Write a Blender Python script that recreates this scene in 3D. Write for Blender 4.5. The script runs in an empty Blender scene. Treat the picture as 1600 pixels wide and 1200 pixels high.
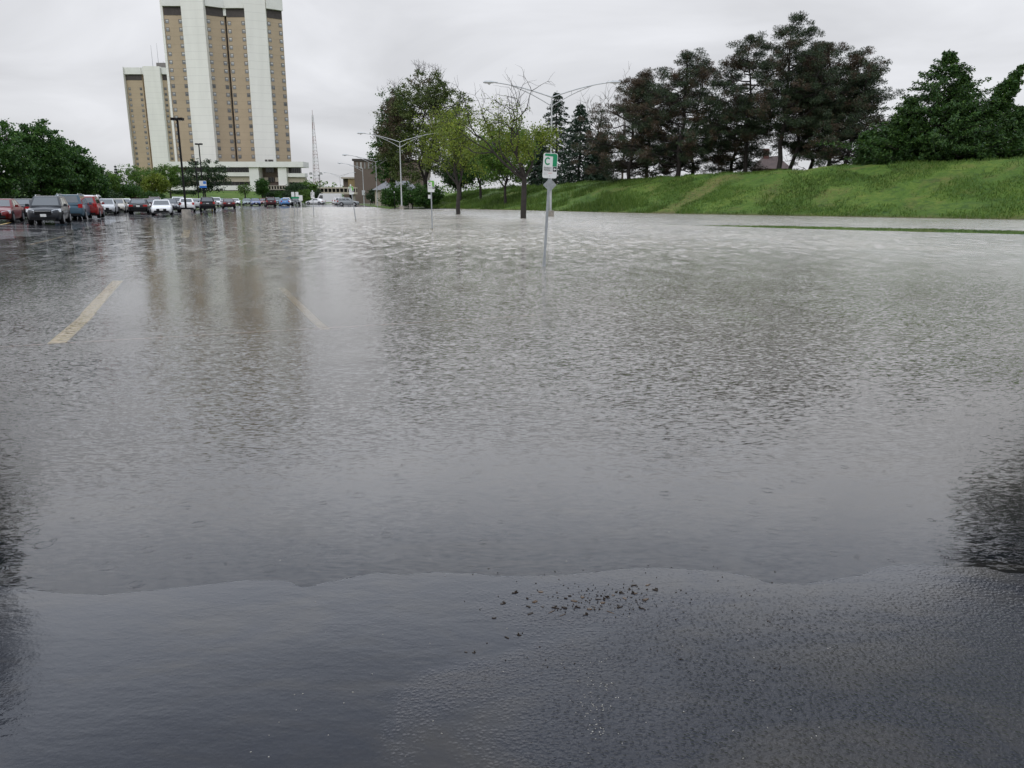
import bpy, math, random
import numpy as np
from mathutils import Vector, Matrix
R = math.radians
scene = bpy.context.scene
COL = scene.collection

# ------------------------------------------------------------------ camera
F = 1200.0                      # focal length in photo pixels (1600 wide)
PITCH = math.atan(290.0 / F)
CAMH = 1.6
CT, ST = math.cos(PITCH), math.sin(PITCH)
cam_d = bpy.data.cameras.new("camera")
cam_d.sensor_width = 36.0
cam_d.lens = F / 1600 * 36.0
cam_d.clip_start = 0.05
cam_d.clip_end = 9000
cam = bpy.data.objects.new("camera", cam_d)
COL.objects.link(cam)
cam.location = (0, 0, CAMH)
cam.rotation_euler = (math.pi / 2 - PITCH, 0, 0)
scene.camera = cam

# ------------------------------------------------------------------ light
SUN_EL, SUN_AZ = R(52), R(20)
SKY_HORIZON = (0.645, 0.652, 0.68)
SKY_ZENITH_GAIN = 2.1
world = bpy.data.worlds.new("World")
scene.world = world
world.use_nodes = True
wt = world.node_tree
for n in list(wt.nodes):
    wt.nodes.remove(n)
def wn(t, **kw):
    n = wt.nodes.new(t)
    for k, v in kw.items():
        setattr(n, k, v)
    return n
w_out = wn("ShaderNodeOutputWorld")
w_sky = wn("ShaderNodeTexSky", sky_type='NISHITA')
w_sky.sun_disc = False
w_sky.sun_elevation = SUN_EL
w_sky.sun_rotation = SUN_AZ
w_bg1 = wn("ShaderNodeBackground"); w_bg1.inputs['Strength'].default_value = 0.06
wt.links.new(w_sky.outputs[0], w_bg1.inputs['Color'])
# overcast deck: brighter towards the zenith, soft cloud texture
w_tc = wn("ShaderNodeTexCoord")
w_sep = wn("ShaderNodeSeparateXYZ")
wt.links.new(w_tc.outputs['Generated'], w_sep.inputs[0])
def wmath(op, a, b=None, c=None):
    n = wn("ShaderNodeMath", operation=op)
    for i, v in enumerate((a, b, c)):
        if v is None: continue
        if isinstance(v, (int, float)): n.inputs[i].default_value = v
        else: wt.links.new(v, n.inputs[i])
    return n.outputs[0]
zc = wmath('MAXIMUM', w_sep.outputs['Z'], 0.0)
den = wmath('ADD', zc, 0.22)
cx = wmath('DIVIDE', w_sep.outputs['X'], den)
cy = wmath('DIVIDE', w_sep.outputs['Y'], den)
w_comb = wn("ShaderNodeCombineXYZ")
wt.links.new(cx, w_comb.inputs[0]); wt.links.new(cy, w_comb.inputs[1])
w_n = wn("ShaderNodeTexNoise"); w_n.inputs['Scale'].default_value = 1.15
w_n.inputs['Detail'].default_value = 5; w_n.inputs['Roughness'].default_value = 0.5
w_n.inputs['Distortion'].default_value = 0.6
wt.links.new(w_comb.outputs[0], w_n.inputs['Vector'])
mr = wn("ShaderNodeMapRange"); mr.inputs['From Min'].default_value = 0.28; mr.inputs['From Max'].default_value = 0.72
mr.inputs['To Min'].default_value = 0.80; mr.inputs['To Max'].default_value = 1.2
wt.links.new(w_n.outputs['Fac'], mr.inputs['Value'])
grad = wmath('MULTIPLY_ADD', zc, SKY_ZENITH_GAIN - 1.0, 1.0)
def wsmooth(v, a, b):
    n = wn("ShaderNodeMapRange"); n.interpolation_type = 'SMOOTHSTEP'
    n.inputs['From Min'].default_value = a; n.inputs['From Max'].default_value = b
    wt.links.new(v, n.inputs['Value']); return n.outputs[0]
glow_rise = wsmooth(w_sep.outputs['Z'], 0.215, 0.36)
glow_fall = wsmooth(w_sep.outputs['Z'], 0.64, 0.40)
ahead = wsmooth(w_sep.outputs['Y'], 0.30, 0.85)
bright = wmath('MULTIPLY', wmath('MULTIPLY', glow_rise, glow_fall), wmath('MULTIPLY', ahead, 1.85))  # extra band of sky glow ahead, added to brighten the water reflections
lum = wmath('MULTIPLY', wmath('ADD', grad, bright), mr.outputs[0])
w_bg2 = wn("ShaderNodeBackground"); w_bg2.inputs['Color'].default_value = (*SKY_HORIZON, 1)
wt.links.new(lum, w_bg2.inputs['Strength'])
w_tint = wn("ShaderNodeMix", data_type='RGBA')
wt.links.new(wsmooth(w_sep.outputs['Z'], 0.25, 0.65), w_tint.inputs[0])
w_tint.inputs[6].default_value = (*SKY_HORIZON, 1); w_tint.inputs[7].default_value = (0.585, 0.645, 0.75, 1)
wt.links.new(w_tint.outputs[2], w_bg2.inputs['Color'])
w_mix = wn("ShaderNodeMixShader"); w_mix.inputs[0].default_value = 0.94
wt.links.new(w_bg1.outputs[0], w_mix.inputs[1]); wt.links.new(w_bg2.outputs[0], w_mix.inputs[2])
wt.links.new(w_mix.outputs[0], w_out.inputs['Surface'])

sun_d = bpy.data.lights.new("sun", 'SUN')
sun_d.energy = 0.9
sun_d.angle = R(40)
sun_d.color = (1.0, 0.97, 0.93)
sun = bpy.data.objects.new("sun", sun_d)
COL.objects.link(sun)
# sun high behind and to the left of the camera
SUN_DIR = Vector((-0.35, -0.90, 0.95)).normalized()
sun.rotation_euler = SUN_DIR.to_track_quat('Z', 'Y').to_euler()
w_sky.sun_elevation = math.asin(SUN_DIR.z)
w_sky.sun_rotation = math.atan2(SUN_DIR.x, SUN_DIR.y)
scene.view_settings.view_transform = 'Standard'
scene.view_settings.look = 'None'
scene.view_settings.exposure = 0.0
scene.view_settings.gamma = 1.0
scene.cycles.max_bounces = 10
scene.cycles.transparent_max_bounces = 24
scene.cycles.sample_clamp_indirect = 6.0

# ------------------------------------------------------------------ helpers
def ray(x, y):
    u, v = (x - 800) / F, -(y - 600) / F
    return np.array((u, CT + v * ST, -ST + v * CT))
def pix(x, y, z=0.0):            # the point of the level z under a photo pixel
    d = ray(x, y)
    t = (z - CAMH) / d[2]
    return np.array((0, 0, CAMH)) + d * t
def pixd(x, y, Y):               # the point at world depth Y
    d = ray(x, y)
    return np.array((0, 0, CAMH)) + d * (Y / d[1])
def smooth(a, b, t):
    t = np.clip((np.asarray(t, float) - a) / (b - a), 0, 1)
    return t * t * (3 - 2 * t)

class MB:
    """collects faces for one mesh object"""
    def __init__(s):
        s.v, s.f, s.m, s.n = [], [], [], 0
    def add(s, verts, faces, mi=0):
        o = s.n
        s.v.extend([tuple(map(float, p)) for p in verts]); s.n += len(verts)
        s.f.extend([tuple(i + o for i in f) for f in faces]); s.m.extend([mi] * len(faces))
    def addnp(s, verts, faces, mi=0):
        s.v.extend(verts.tolist())
        s.f.extend((faces + s.n).tolist()); s.n += len(verts); s.m.extend([mi] * len(faces))
    def box(s, c, size, mi=0, rz=0.0, M=None, top=1.0):
        hx, hy, hz = size[0] / 2, size[1] / 2, size[2] / 2
        vs = [(-hx, -hy, -hz), (hx, -hy, -hz), (hx, hy, -hz), (-hx, hy, -hz),
              (-hx * top, -hy * top, hz), (hx * top, -hy * top, hz), (hx * top, hy * top, hz), (-hx * top, hy * top, hz)]
        ca, sa = math.cos(rz), math.sin(rz)
        out = []
        for x, y, z in vs:
            if M is not None:
                p = M @ Vector((x, y, z)); out.append((p.x + c[0], p.y + c[1], p.z + c[2]))
            else:
                out.append((c[0] + x * ca - y * sa, c[1] + x * sa + y * ca, c[2] + z))
        s.add(out, [(0, 3, 2, 1), (4, 5, 6, 7), (0, 1, 5, 4), (1, 2, 6, 5), (2, 3, 7, 6), (3, 0, 4, 7)], mi)
    def rect(s, x0, x1, y0, y1, z0, z1, mi=0):
        s.box(((x0 + x1) / 2, (y0 + y1) / 2, (z0 + z1) / 2), (abs(x1 - x0), abs(y1 - y0), abs(z1 - z0)), mi)
    def prism(s, poly, z0, z1, mi=0, poly1=None):
        n = len(poly); p1 = poly1 or poly
        vs = [(x, y, z0) for x, y in poly] + [(x, y, z1) for x, y in p1]
        fs = [tuple(range(n - 1, -1, -1)), tuple(range(n, 2 * n))]
        fs += [(i, (i + 1) % n, n + (i + 1) % n, n + i) for i in range(n)]
        s.add(vs, fs, mi)
    def tube(s, pts, rad, n=6, mi=0, cap=True):
        pts = np.asarray(pts, float); k = len(pts)
        rad = np.broadcast_to(np.asarray(rad, float), (k,))
        tan = np.gradient(pts, axis=0)
        tan /= np.maximum(np.linalg.norm(tan, axis=1, keepdims=True), 1e-9)
        ref = np.array((0, 0, 1.0)) if abs(tan[0][2]) < 0.8 else np.array((1.0, 0, 0))
        a = np.cross(tan, ref); a /= np.maximum(np.linalg.norm(a, axis=1, keepdims=True), 1e-9)
        b = np.cross(tan, a)
        ang = np.arange(n) * 2 * math.pi / n
        ring = pts[:, None, :] + rad[:, None, None] * (np.cos(ang)[None, :, None] * a[:, None, :] + np.sin(ang)[None, :, None] * b[:, None, :])
        vs = ring.reshape(-1, 3)
        fs = [(i * n + j, i * n + (j + 1) % n, (i + 1) * n + (j + 1) % n, (i + 1) * n + j) for i in range(k - 1) for j in range(n)]
        if cap:
            fs.append(tuple(range(n - 1, -1, -1))); fs.append(tuple((k - 1) * n + j for j in range(n)))
        s.add(vs, fs, mi)
    def lathe(s, prof, n=16, mi=0, axis='z', off=(0, 0, 0)):
        vs = []
        for r, h in prof:
            for j in range(n):
                a = 2 * math.pi * j / n
                if axis == 'z': p = (r * math.cos(a), r * math.sin(a), h)
                else: p = (r * math.cos(a), h, r * math.sin(a))
                vs.append((p[0] + off[0], p[1] + off[1], p[2] + off[2]))
        k = len(prof)
        fs = [(i * n + j, i * n + (j + 1) % n, (i + 1) * n + (j + 1) % n, (i + 1) * n + j) for i in range(k - 1) for j in range(n)]
        fs.append(tuple(range(n - 1, -1, -1))); fs.append(tuple((k - 1) * n + j for j in range(n)))
        s.add(vs, fs, mi)
    def build(s, name, mats, parent=None, smooth_ang=None, loc=None):
        me = bpy.data.meshes.new(name)
        me.from_pydata(s.v, [], s.f)
        if not isinstance(mats, (list, tuple)): mats = [mats]
        for m in mats: me.materials.append(m)
        if len(mats) > 1: me.polygons.foreach_set('material_index', s.m)
        me.update()
        if smooth_ang is not None:
            me.polygons.foreach_set('use_smooth', [True] * len(me.polygons))
            if smooth_ang < 179: me.set_sharp_from_angle(angle=R(smooth_ang))
        o = bpy.data.objects.new(name, me)
        COL.objects.link(o)
        if parent is not None: o.parent = parent
        if loc is not None: o.location = loc
        return o

def tag(o, label=None, cat=None, group=None, kind=None):
    if label: o['label'] = label
    if cat: o['category'] = cat
    if group: o['group'] = group
    if kind: o['kind'] = kind
    return o
def thing(name, label, cat, loc=(0, 0, 0), rz=0.0, group=None):
    o = bpy.data.objects.new(name, None); COL.objects.link(o)
    o.empty_display_size = 0.3
    o.location = tuple(map(float, loc)); o.rotation_euler = (0, 0, rz)
    return tag(o, label, cat, group)
def copy_tree(o, parent=None):
    c = o.copy(); COL.objects.link(c); c.parent = parent
    for ch in list(o.children): copy_tree(ch, c)
    return c
def grid_mesh(name, X, Y, Z, mat, kind='structure', attrs=None, smooth_=True):
    ny, nx = X.shape
    vs = np.stack([X, Y, Z], -1).reshape(-1, 3)
    idx = np.arange(nx * ny).reshape(ny, nx)
    q = np.stack([idx[:-1, :-1], idx[:-1, 1:], idx[1:, 1:], idx[1:, :-1]], -1).reshape(-1, 4)
    me = bpy.data.meshes.new(name)
    me.from_pydata(vs.tolist(), [], q.tolist())
    me.materials.append(mat)
    if smooth_: me.polygons.foreach_set('use_smooth', [True] * len(me.polygons))
    for k, a in (attrs or {}).items():
        at = me.attributes.new(k, 'FLOAT', 'POINT'); at.data.foreach_set('value', np.asarray(a, float).reshape(-1))
    me.update()
    o = bpy.data.objects.new(name, me); COL.objects.link(o)
    if kind: o['kind'] = kind
    return o

# value noise for terrain shapes
def vnoise(x, y, seed=0):
    x = np.asarray(x, float); y = np.asarray(y, float)
    xi, yi = np.floor(x).astype(np.int64), np.floor(y).astype(np.int64)
    xf, yf = x - xi, y - yi
    def h(a, b):
        n = (a * 374761393 + b * 668265263 + seed * 974711) & 0x7fffffff
        n = ((n ^ (n >> 13)) * 1274126177) & 0x7fffffff
        return ((n ^ (n >> 16)) & 0xffff) / 65535.0
    sx, sy = xf * xf * (3 - 2 * xf), yf * yf * (3 - 2 * yf)
    return (h(xi, yi) * (1 - sx) + h(xi + 1, yi) * sx) * (1 - sy) + (h(xi, yi + 1) * (1 - sx) + h(xi + 1, yi + 1) * sx) * sy
def fbm(x, y, seed=0, oct=4):
    r, a = 0, 0.5
    for i in range(oct):
        r = r + a * vnoise(x * 2 ** i, y * 2 ** i, seed + i); a *= 0.5
    return r

# ------------------------------------------------------------------ materials
class NT:
    def __init__(s, m):
        s.t = m.node_tree
    def n(s, t, **kw):
        n = s.t.nodes.new(t)
        for k, v in kw.items(): setattr(n, k, v)
        return n
    def l(s, a, b): s.t.links.new(a, b)
    def math(s, op, a, b=None, c=None, clamp=False):
        n = s.n("ShaderNodeMath", operation=op); n.use_clamp = clamp
        for i, v in enumerate((a, b, c)):
            if v is None: continue
            if isinstance(v, (int, float)): n.inputs[i].default_value = v
            else: s.l(v, n.inputs[i])
        return n.outputs[0]
    def noise(s, vec, scale, detail=3, rough=0.5, dist=0.0):
        n = s.n("ShaderNodeTexNoise"); n.inputs['Scale'].default_value = scale
        n.inputs['Detail'].default_value = detail; n.inputs['Roughness'].default_value = rough
        n.inputs['Distortion'].default_value = dist
        if vec is not None: s.l(vec, n.inputs['Vector'])
        return n.outputs['Fac']
    def ramp(s, fac, stops):
        n = s.n("ShaderNodeValToRGB")
        el = n.color_ramp.elements
        while len(el) < len(stops): el.new(0.5)
        for e, (p, c) in zip(el, stops):
            e.position = p; e.color = (*c, 1) if len(c) == 3 else c
        s.l(fac, n.inputs[0]); return n.outputs[0]
    def maprange(s, v, a, b, c, d, smooth_=False):
        n = s.n("ShaderNodeMapRange")
        if smooth_: n.interpolation_type = 'SMOOTHSTEP'
        for k, x in zip(('From Min', 'From Max', 'To Min', 'To Max'), (a, b, c, d)): n.inputs[k].default_value = x
        s.l(v, n.inputs['Value']); return n.outputs[0]
    def mixc(s, fac, a, b, mode='MIX'):
        n = s.n("ShaderNodeMix", data_type='RGBA', blend_type=mode)
        for key, v in (('Factor', fac), ('A', a), ('B', b)):
            sock = [i for i in n.inputs if i.name == key and i.enabled][0]
            if isinstance(v, (int, float)): sock.default_value = v
            elif isinstance(v, tuple): sock.default_value = (*v, 1)
            else: s.l(v, sock)
        return [o for o in n.outputs if o.enabled][0]
    def mapping(s, vec, scale=(1, 1, 1), rot=(0, 0, 0)):
        n = s.n("ShaderNodeMapping"); n.inputs['Scale'].default_value = scale; n.inputs['Rotation'].default_value = rot
        s.l(vec, n.inputs['Vector']); return n.outputs[0]
    def bump(s, h, strength=1.0, dist=1.0, normal=None):
        n = s.n("ShaderNodeBump"); n.inputs['Strength'].default_value = strength; n.inputs['Distance'].default_value = dist
        s.l(h, n.inputs['Height'])
        if normal is not None: s.l(normal, n.inputs['Normal'])
        return n.outputs[0]

def newmat(name):
    m = bpy.data.materials.new(name); m.use_nodes = True
    p = m.node_tree.nodes['Principled BSDF']
    return m, NT(m), p
def mat(name, col, rough=0.6, metal=0.0, var=0.25, scale=3.0, bump=0.0, bscale=40.0, spec=0.5, coat=0.0):
    m, t, p = newmat(name)
    tc = t.n("ShaderNodeTexCoord").outputs['Object']
    nz = t.noise(tc, scale, 4, 0.6)
    lo = tuple(c * (1 - var) for c in col); hi = tuple(min(1, c * (1 + var)) for c in col)
    t.l(t.ramp(nz, [(0.3, lo), (0.7, hi)]), p.inputs['Base Color'])
    p.inputs['Roughness'].default_value = rough; p.inputs['Metallic'].default_value = metal
    p.inputs['Specular IOR Level'].default_value = spec
    p.inputs['Coat Weight'].default_value = coat
    if bump:
        t.l(t.bump(t.noise(tc, bscale, 3), 0.5, bump), p.inputs['Normal'])
    return m
def leafmat(name, stops, patch=None, transl=0.25, rough=0.55, pscale=0.35):
    """leaf colour: per leaf variation along stops, with a second tint in patches"""
    m, t, p = newmat(name)
    geo = t.n("ShaderNodeNewGeometry")
    c = t.ramp(geo.outputs['Random Per Island'], stops)
    tc = t.n("ShaderNodeTexCoord").outputs['Object']
    nz = t.noise(tc, pscale, 2, 0.5)
    if patch:
        c2 = t.ramp(geo.outputs['Random Per Island'], patch[0])
        f = t.maprange(nz, patch[1], patch[1] + 0.08, 0, 1)
        c = t.mixc(f, c, c2)
    else:
        g = t.maprange(nz, 0.3, 0.7, 0.75, 1.25)
        hs = t.n("ShaderNodeHueSaturation"); t.l(c, hs.inputs['Color']); t.l(g, hs.inputs['Value']); c = hs.outputs[0]
    t.l(c, p.inputs['Base Color'])
    p.inputs['Roughness'].default_value = rough
    p.inputs['Specular IOR Level'].default_value = 0.3
    if transl:
        tr = t.n("ShaderNodeBsdfTranslucent"); t.l(c, tr.inputs['Color'])
        mx = t.n("ShaderNodeMixShader"); mx.inputs[0].default_value = transl
        t.l(p.outputs[0], mx.inputs[1]); t.l(tr.outputs[0], mx.inputs[2])
        t.l(mx.outputs[0], t.t.nodes['Material Output'].inputs['Surface'])
    return m

# car paint takes the object's own colour
M = {}
m, t, p = newmat("car_paint")
oi = t.n("ShaderNodeObjectInfo"); t.l(oi.outputs['Color'], p.inputs['Base Color'])
p.inputs['Roughness'].default_value = 0.35; p.inputs['Metallic'].default_value = 0.0
p.inputs['Coat Weight'].default_value = 0.3; p.inputs['Coat Roughness'].default_value = 0.05; p.inputs['Specular IOR Level'].default_value = 0.25
tc = t.n("ShaderNodeTexCoord").outputs['Object']
t.l(t.maprange(t.noise(tc, 40, 2), 0.3, 0.7, 0.3, 0.42), p.inputs['Roughness'])
M['paint'] = m
M['car_glass'] = mat("car_glass", (0.03, 0.036, 0.038), 0.03, 0, 0.2, 2, spec=1.0, coat=1.0)
M['tyre'] = mat("tyre_rubber", (0.010, 0.010, 0.011), 0.8, 0, 0.2, 9, spec=0.2)
M['rim'] = mat("alloy_rim", (0.42, 0.43, 0.45), 0.3, 0.8, 0.1, 9)
M['black_plastic'] = mat("black_plastic", (0.009, 0.009, 0.010), 0.6, 0, 0.2, 5, spec=0.2)
M['lamp_lens'] = mat("lamp_lens", (0.62, 0.64, 0.66), 0.12, 0.2, 0.1, 12, coat=0.7)
M['tail_lens'] = mat("tail_lens", (0.42, 0.012, 0.012), 0.15, 0, 0.15, 12, coat=0.7)
M['plate'] = mat("plate_white", (0.68, 0.68, 0.66), 0.5, 0, 0.1, 20)
M['chrome'] = mat("chrome_trim", (0.6, 0.61, 0.63), 0.18, 0.9, 0.08, 9)
M['galv'] = mat("galvanised_steel", (0.27, 0.285, 0.295), 0.5, 0.25, 0.2, 6)
M['pole_alu'] = mat("weathered_aluminium", (0.47, 0.48, 0.48), 0.5, 0.35, 0.12, 2)
M['black_steel'] = mat("black_steel", (0.008, 0.008, 0.009), 0.5, 0, 0.25, 3, spec=0.15)
M['concrete'] = mat("concrete", (0.27, 0.245, 0.21), 0.85, 0, 0.3, 4, 0.01, 25)
M['white_van'] = mat("white_van_paint", (0.72, 0.72, 0.71), 0.4, 0, 0.05, 2, coat=0.4)
M['sign_white'] = mat("sign_white", (0.62, 0.63, 0.62), 0.4, 0, 0.04, 5)
M['sign_green'] = mat("sign_green", (0.0, 0.21, 0.085), 0.4, 0, 0.08, 5)
M['sign_lime'] = mat("sign_light_green", (0.10, 0.33, 0.03), 0.4, 0, 0.08, 5)
M['sign_black'] = mat("sign_black", (0.01, 0.01, 0.011), 0.4, 0, 0.1, 5)
M['sign_red'] = mat("sign_red", (0.5, 0.03, 0.03), 0.4, 0, 0.1, 5)
M['sign_grey'] = mat("sign_grey", (0.5, 0.5, 0.5), 0.5, 0, 0.1, 5)
M['sign_blue'] = mat("sign_blue", (0.03, 0.16, 0.5), 0.4, 0, 0.1, 5)
M['yellow'] = mat("yellow_paint", (0.62, 0.42, 0.03), 0.5, 0, 0.15, 5)
M['bark'] = mat("bark_brown", (0.055, 0.038, 0.027), 0.9, 0, 0.4, 3, 0.03, 14)
M['bark_dark'] = mat("bark_wet_dark", (0.026, 0.021, 0.018), 0.85, 0, 0.4, 3, 0.03, 14)
M['pine_bark'] = mat("pine_bark", (0.026, 0.02, 0.018), 0.9, 0, 0.4, 2, 0.03, 9)

# brick towers
def brickmat(name, col, var=0.12):
    m, t, p = newmat(name)
    tc = t.n("ShaderNodeTexCoord").outputs['Object']
    a = t.noise(tc, 0.18, 4, 0.6)
    b = t.noise(t.mapping(tc, (0.6, 0.6, 5.0)), 3.0, 2)
    f = t.math('MULTIPLY_ADD', b, 0.5, t.math('MULTIPLY', a, 0.5))
    c = t.ramp(f, [(0.3, tuple(x * (1 - var) for x in col)), (0.7, tuple(x * (1 + var) for x in col))])
    # a soldier course at each floor
    z = t.n("ShaderNodeSeparateXYZ"); t.l(tc, z.inputs[0])
    fr = t.math('FRACT', t.math('DIVIDE', z.outputs['Z'], 3.05))
    line = t.math('LESS_THAN', fr, 0.06)
    c = t.mixc(t.math('MULTIPLY', line, 0.14), c, (0.1, 0.07, 0.05))
    t.l(c, p.inputs['Base Color']); p.inputs['Roughness'].default_value = 0.85
    return m
def panelmat(name, col, pitch=3.05):
    m, t, p = newmat(name)
    tc = t.n("ShaderNodeTexCoord").outputs['Object']
    a = t.noise(t.mapping(tc, (1, 1, 0.15)), 0.4, 4, 0.6)
    c = t.ramp(a, [(0.3, tuple(x * 0.95 for x in col)), (0.7, tuple(min(1, x * 1.04) for x in col))])
    z = t.n("ShaderNodeSeparateXYZ"); t.l(tc, z.inputs[0])
    fr = t.math('FRACT', t.math('DIVIDE', z.outputs['Z'], pitch))
    line = t.math('LESS_THAN', fr, 0.045)
    c = t.mixc(t.math('MULTIPLY', line, 0.24), c, (0.25, 0.24, 0.23))
    t.l(c, p.inputs['Base Color']); p.inputs['Roughness'].default_value = 0.7
    return m
M['tan_brick'] = brickmat("tan_brick", (0.435, 0.342, 0.24))
M['white_panel'] = panelmat("white_concrete_panel", (0.80, 0.78, 0.73))
M['white_conc'] = mat("white_concrete", (0.74, 0.73, 0.69), 0.75, 0, 0.06, 0.4)
M['beige_panel'] = mat("beige_panel", (0.42, 0.37, 0.30), 0.75, 0, 0.1, 0.5)
M['brown_brick'] = brickmat("brown_brick", (0.145, 0.112, 0.092), 0.18)
M['dark_band'] = mat("dark_louvre_band", (0.05, 0.04, 0.036), 0.6, 0, 0.3, 1.2)
M['win_frame'] = mat("window_frame_grey", (0.16, 0.15, 0.14), 0.6, 0, 0.15, 3)
M['win_glass'] = mat("window_glass", (0.16, 0.165, 0.175), 0.1, 0, 0.35, 0.7, spec=0.8)
M['win_blind'] = mat("window_blind", (0.46, 0.45, 0.43), 0.6, 0, 0.2, 0.7)
for k_, lo_, hi_ in (('win_blind', 0.25, 1.25), ('win_glass', 0.35, 1.6)):
    t_ = NT(M[k_]); p_ = M[k_].node_tree.nodes['Principled BSDF']
    src = p_.inputs['Base Color'].links[0].from_socket
    hs_ = t_.n("ShaderNodeHueSaturation"); t_.l(src, hs_.inputs['Color'])
    t_.l(t_.maprange(t_.n("ShaderNodeObjectInfo").outputs['Random'], 0, 1, lo_, hi_), hs_.inputs['Value']); t_.l(hs_.outputs[0], p_.inputs['Base Color'])
M['dark_glass'] = mat("dark_glazing", (0.02, 0.021, 0.022), 0.12, 0, 0.3, 0.8, spec=0.6)
M['seam'] = mat("dark_joint", (0.035, 0.026, 0.022), 0.8, 0, 0.2, 2)
M['roof_grey'] = mat("grey_shingle", (0.2, 0.2, 0.21), 0.8, 0, 0.2, 2)
M['maroon'] = mat("maroon_brick", (0.12, 0.05, 0.045), 0.85, 0, 0.25, 2)
M['house_roof'] = mat('old_brown_roof', (0.085, 0.06, 0.055), 0.85, 0, 0.25, 2)
M['mast_red'] = mat("mast_red", (0.36, 0.24, 0.23), 0.6, 0, 0.2, 2)
M['mast_white'] = mat("mast_white", (0.5, 0.49, 0.5), 0.6, 0, 0.2, 2)

# foliage
M['maple'] = leafmat("maple_leaf", [(0.0, (0.02, 0.060, 0.011)), (0.6, (0.038, 0.10, 0.016)), (1.0, (0.08, 0.155, 0.026))], pscale=0.3)
M['lime'] = leafmat("young_lime_leaf", [(0.0, (0.085, 0.135, 0.015)), (0.6, (0.15, 0.205, 0.024)), (1.0, (0.23, 0.265, 0.038))], transl=0.35)
M['fresh'] = leafmat("fresh_green_leaf", [(0.0, (0.05, 0.11, 0.018)), (0.6, (0.09, 0.17, 0.026)), (1.0, (0.14, 0.22, 0.035))], transl=0.3)
M['oak'] = leafmat("dark_oak_leaf", [(0.0, (0.012, 0.032, 0.010)), (0.6, (0.024, 0.055, 0.015)), (1.0, (0.05, 0.085, 0.02))], transl=0.2)
M['rusty'] = leafmat("rusty_leaf", [(0.0, (0.05, 0.08, 0.02)), (0.6, (0.085, 0.12, 0.03)), (1.0, (0.13, 0.155, 0.042))],
                     ([(0.0, (0.055, 0.042, 0.026)), (0.6, (0.10, 0.072, 0.046)), (1.0, (0.14, 0.115, 0.07))], 0.55), transl=0.25, pscale=0.22)
M['pine'] = leafmat("pine_needle", [(0.0, (0.016, 0.030, 0.015)), (0.6, (0.032, 0.052, 0.024)), (1.0, (0.06, 0.082, 0.035))],
                    ([(0.0, (0.040, 0.026, 0.016)), (0.6, (0.074, 0.049, 0.03)), (1.0, (0.105, 0.076, 0.044))], 0.515), transl=0.1, pscale=0.42)
M['pine_brown'] = leafmat("browned_pine_needle", [(0.0, (0.018, 0.030, 0.014)), (0.6, (0.034, 0.052, 0.024)), (1.0, (0.06, 0.078, 0.034))],
                    ([(0.0, (0.045, 0.029, 0.018)), (0.6, (0.076, 0.054, 0.034)), (1.0, (0.115, 0.082, 0.047))], 0.45), transl=0.1, pscale=0.36)
M['spruce'] = leafmat("spruce_needle", [(0.0, (0.010, 0.026, 0.016)), (0.6, (0.020, 0.044, 0.024)), (1.0, (0.04, 0.07, 0.032))], transl=0.08)
M['fir'] = leafmat("green_fir_needle", [(0.0, (0.014, 0.042, 0.009)), (0.6, (0.034, 0.083, 0.014)), (1.0, (0.068, 0.125, 0.021))], transl=0.12)

# grass ground
def grassmat(name, attr=False):
    m, t, p = newmat(name)
    pos = t.n("ShaderNodeNewGeometry").outputs['Position']
    a = t.noise(pos, 0.22, 4, 0.6)
    b = t.noise(t.mapping(pos, (1, 1, 1.6)), 2.6, 4, 0.65)
    f = t.math('ADD', t.math('MULTIPLY', a, 0.55), t.math('MULTIPLY', b, 0.45))
    c = t.ramp(f, [(0.32, (0.038, 0.082, 0.012)), (0.5, (0.082, 0.148, 0.02)), (0.66, (0.145, 0.195, 0.033))])
    y = t.noise(pos, 0.5, 3, 0.6)
    c = t.mixc(t.maprange(y, 0.54, 0.74, 0, 0.6), c, (0.16, 0.135, 0.045))
    d_ = t.noise(t.mapping(pos, (1, 1, 2.2)), 0.9, 4, 0.7)
    c = t.mixc(t.maprange(d_, 0.52, 0.66, 0, 0.6), c, (0.022, 0.055, 0.012))
    if attr:
        at = t.n("ShaderNodeAttribute"); at.attribute_name = 'straw'
        sn = t.noise(pos, 2.2, 4, 0.7)
        sf = t.math('MULTIPLY', at.outputs['Fac'], t.maprange(sn, 0.34, 0.66, 0.05, 0.7))
        c = t.mixc(sf, c, t.ramp(sn, [(0.3, (0.06, 0.042, 0.026)), (0.5, (0.19, 0.135, 0.055)), (0.7, (0.27, 0.21, 0.095))]))
        am = t.n("ShaderNodeAttribute"); am.attribute_name = 'mud'
        c = t.mixc(am.outputs['Fac'], c, (0.10, 0.072, 0.036))
    t.l(c, p.inputs['Base Color']); p.inputs['Roughness'].default_value = 0.8
    p.inputs['Specular IOR Level'].default_value = 0.2
    t.l(t.bump(t.noise(pos, 5.0, 4, 0.7), 0.8, 0.25), p.inputs['Normal'])
    return m
M['grass'] = grassmat("grass_turf")
M['bank'] = grassmat("grass_bank", True)
M['blade'] = leafmat("grass_blade", [(0.0, (0.045, 0.095, 0.013)), (0.55, (0.08, 0.145, 0.021)), (1.0, (0.14, 0.195, 0.04))], transl=0.3, pscale=0.15)
M['blade_dry'] = leafmat("dry_grass_blade", [(0.0, (0.07, 0.09, 0.02)), (0.5, (0.16, 0.14, 0.05)), (1.0, (0.26, 0.2, 0.09))], transl=0.3, pscale=0.15)

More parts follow.
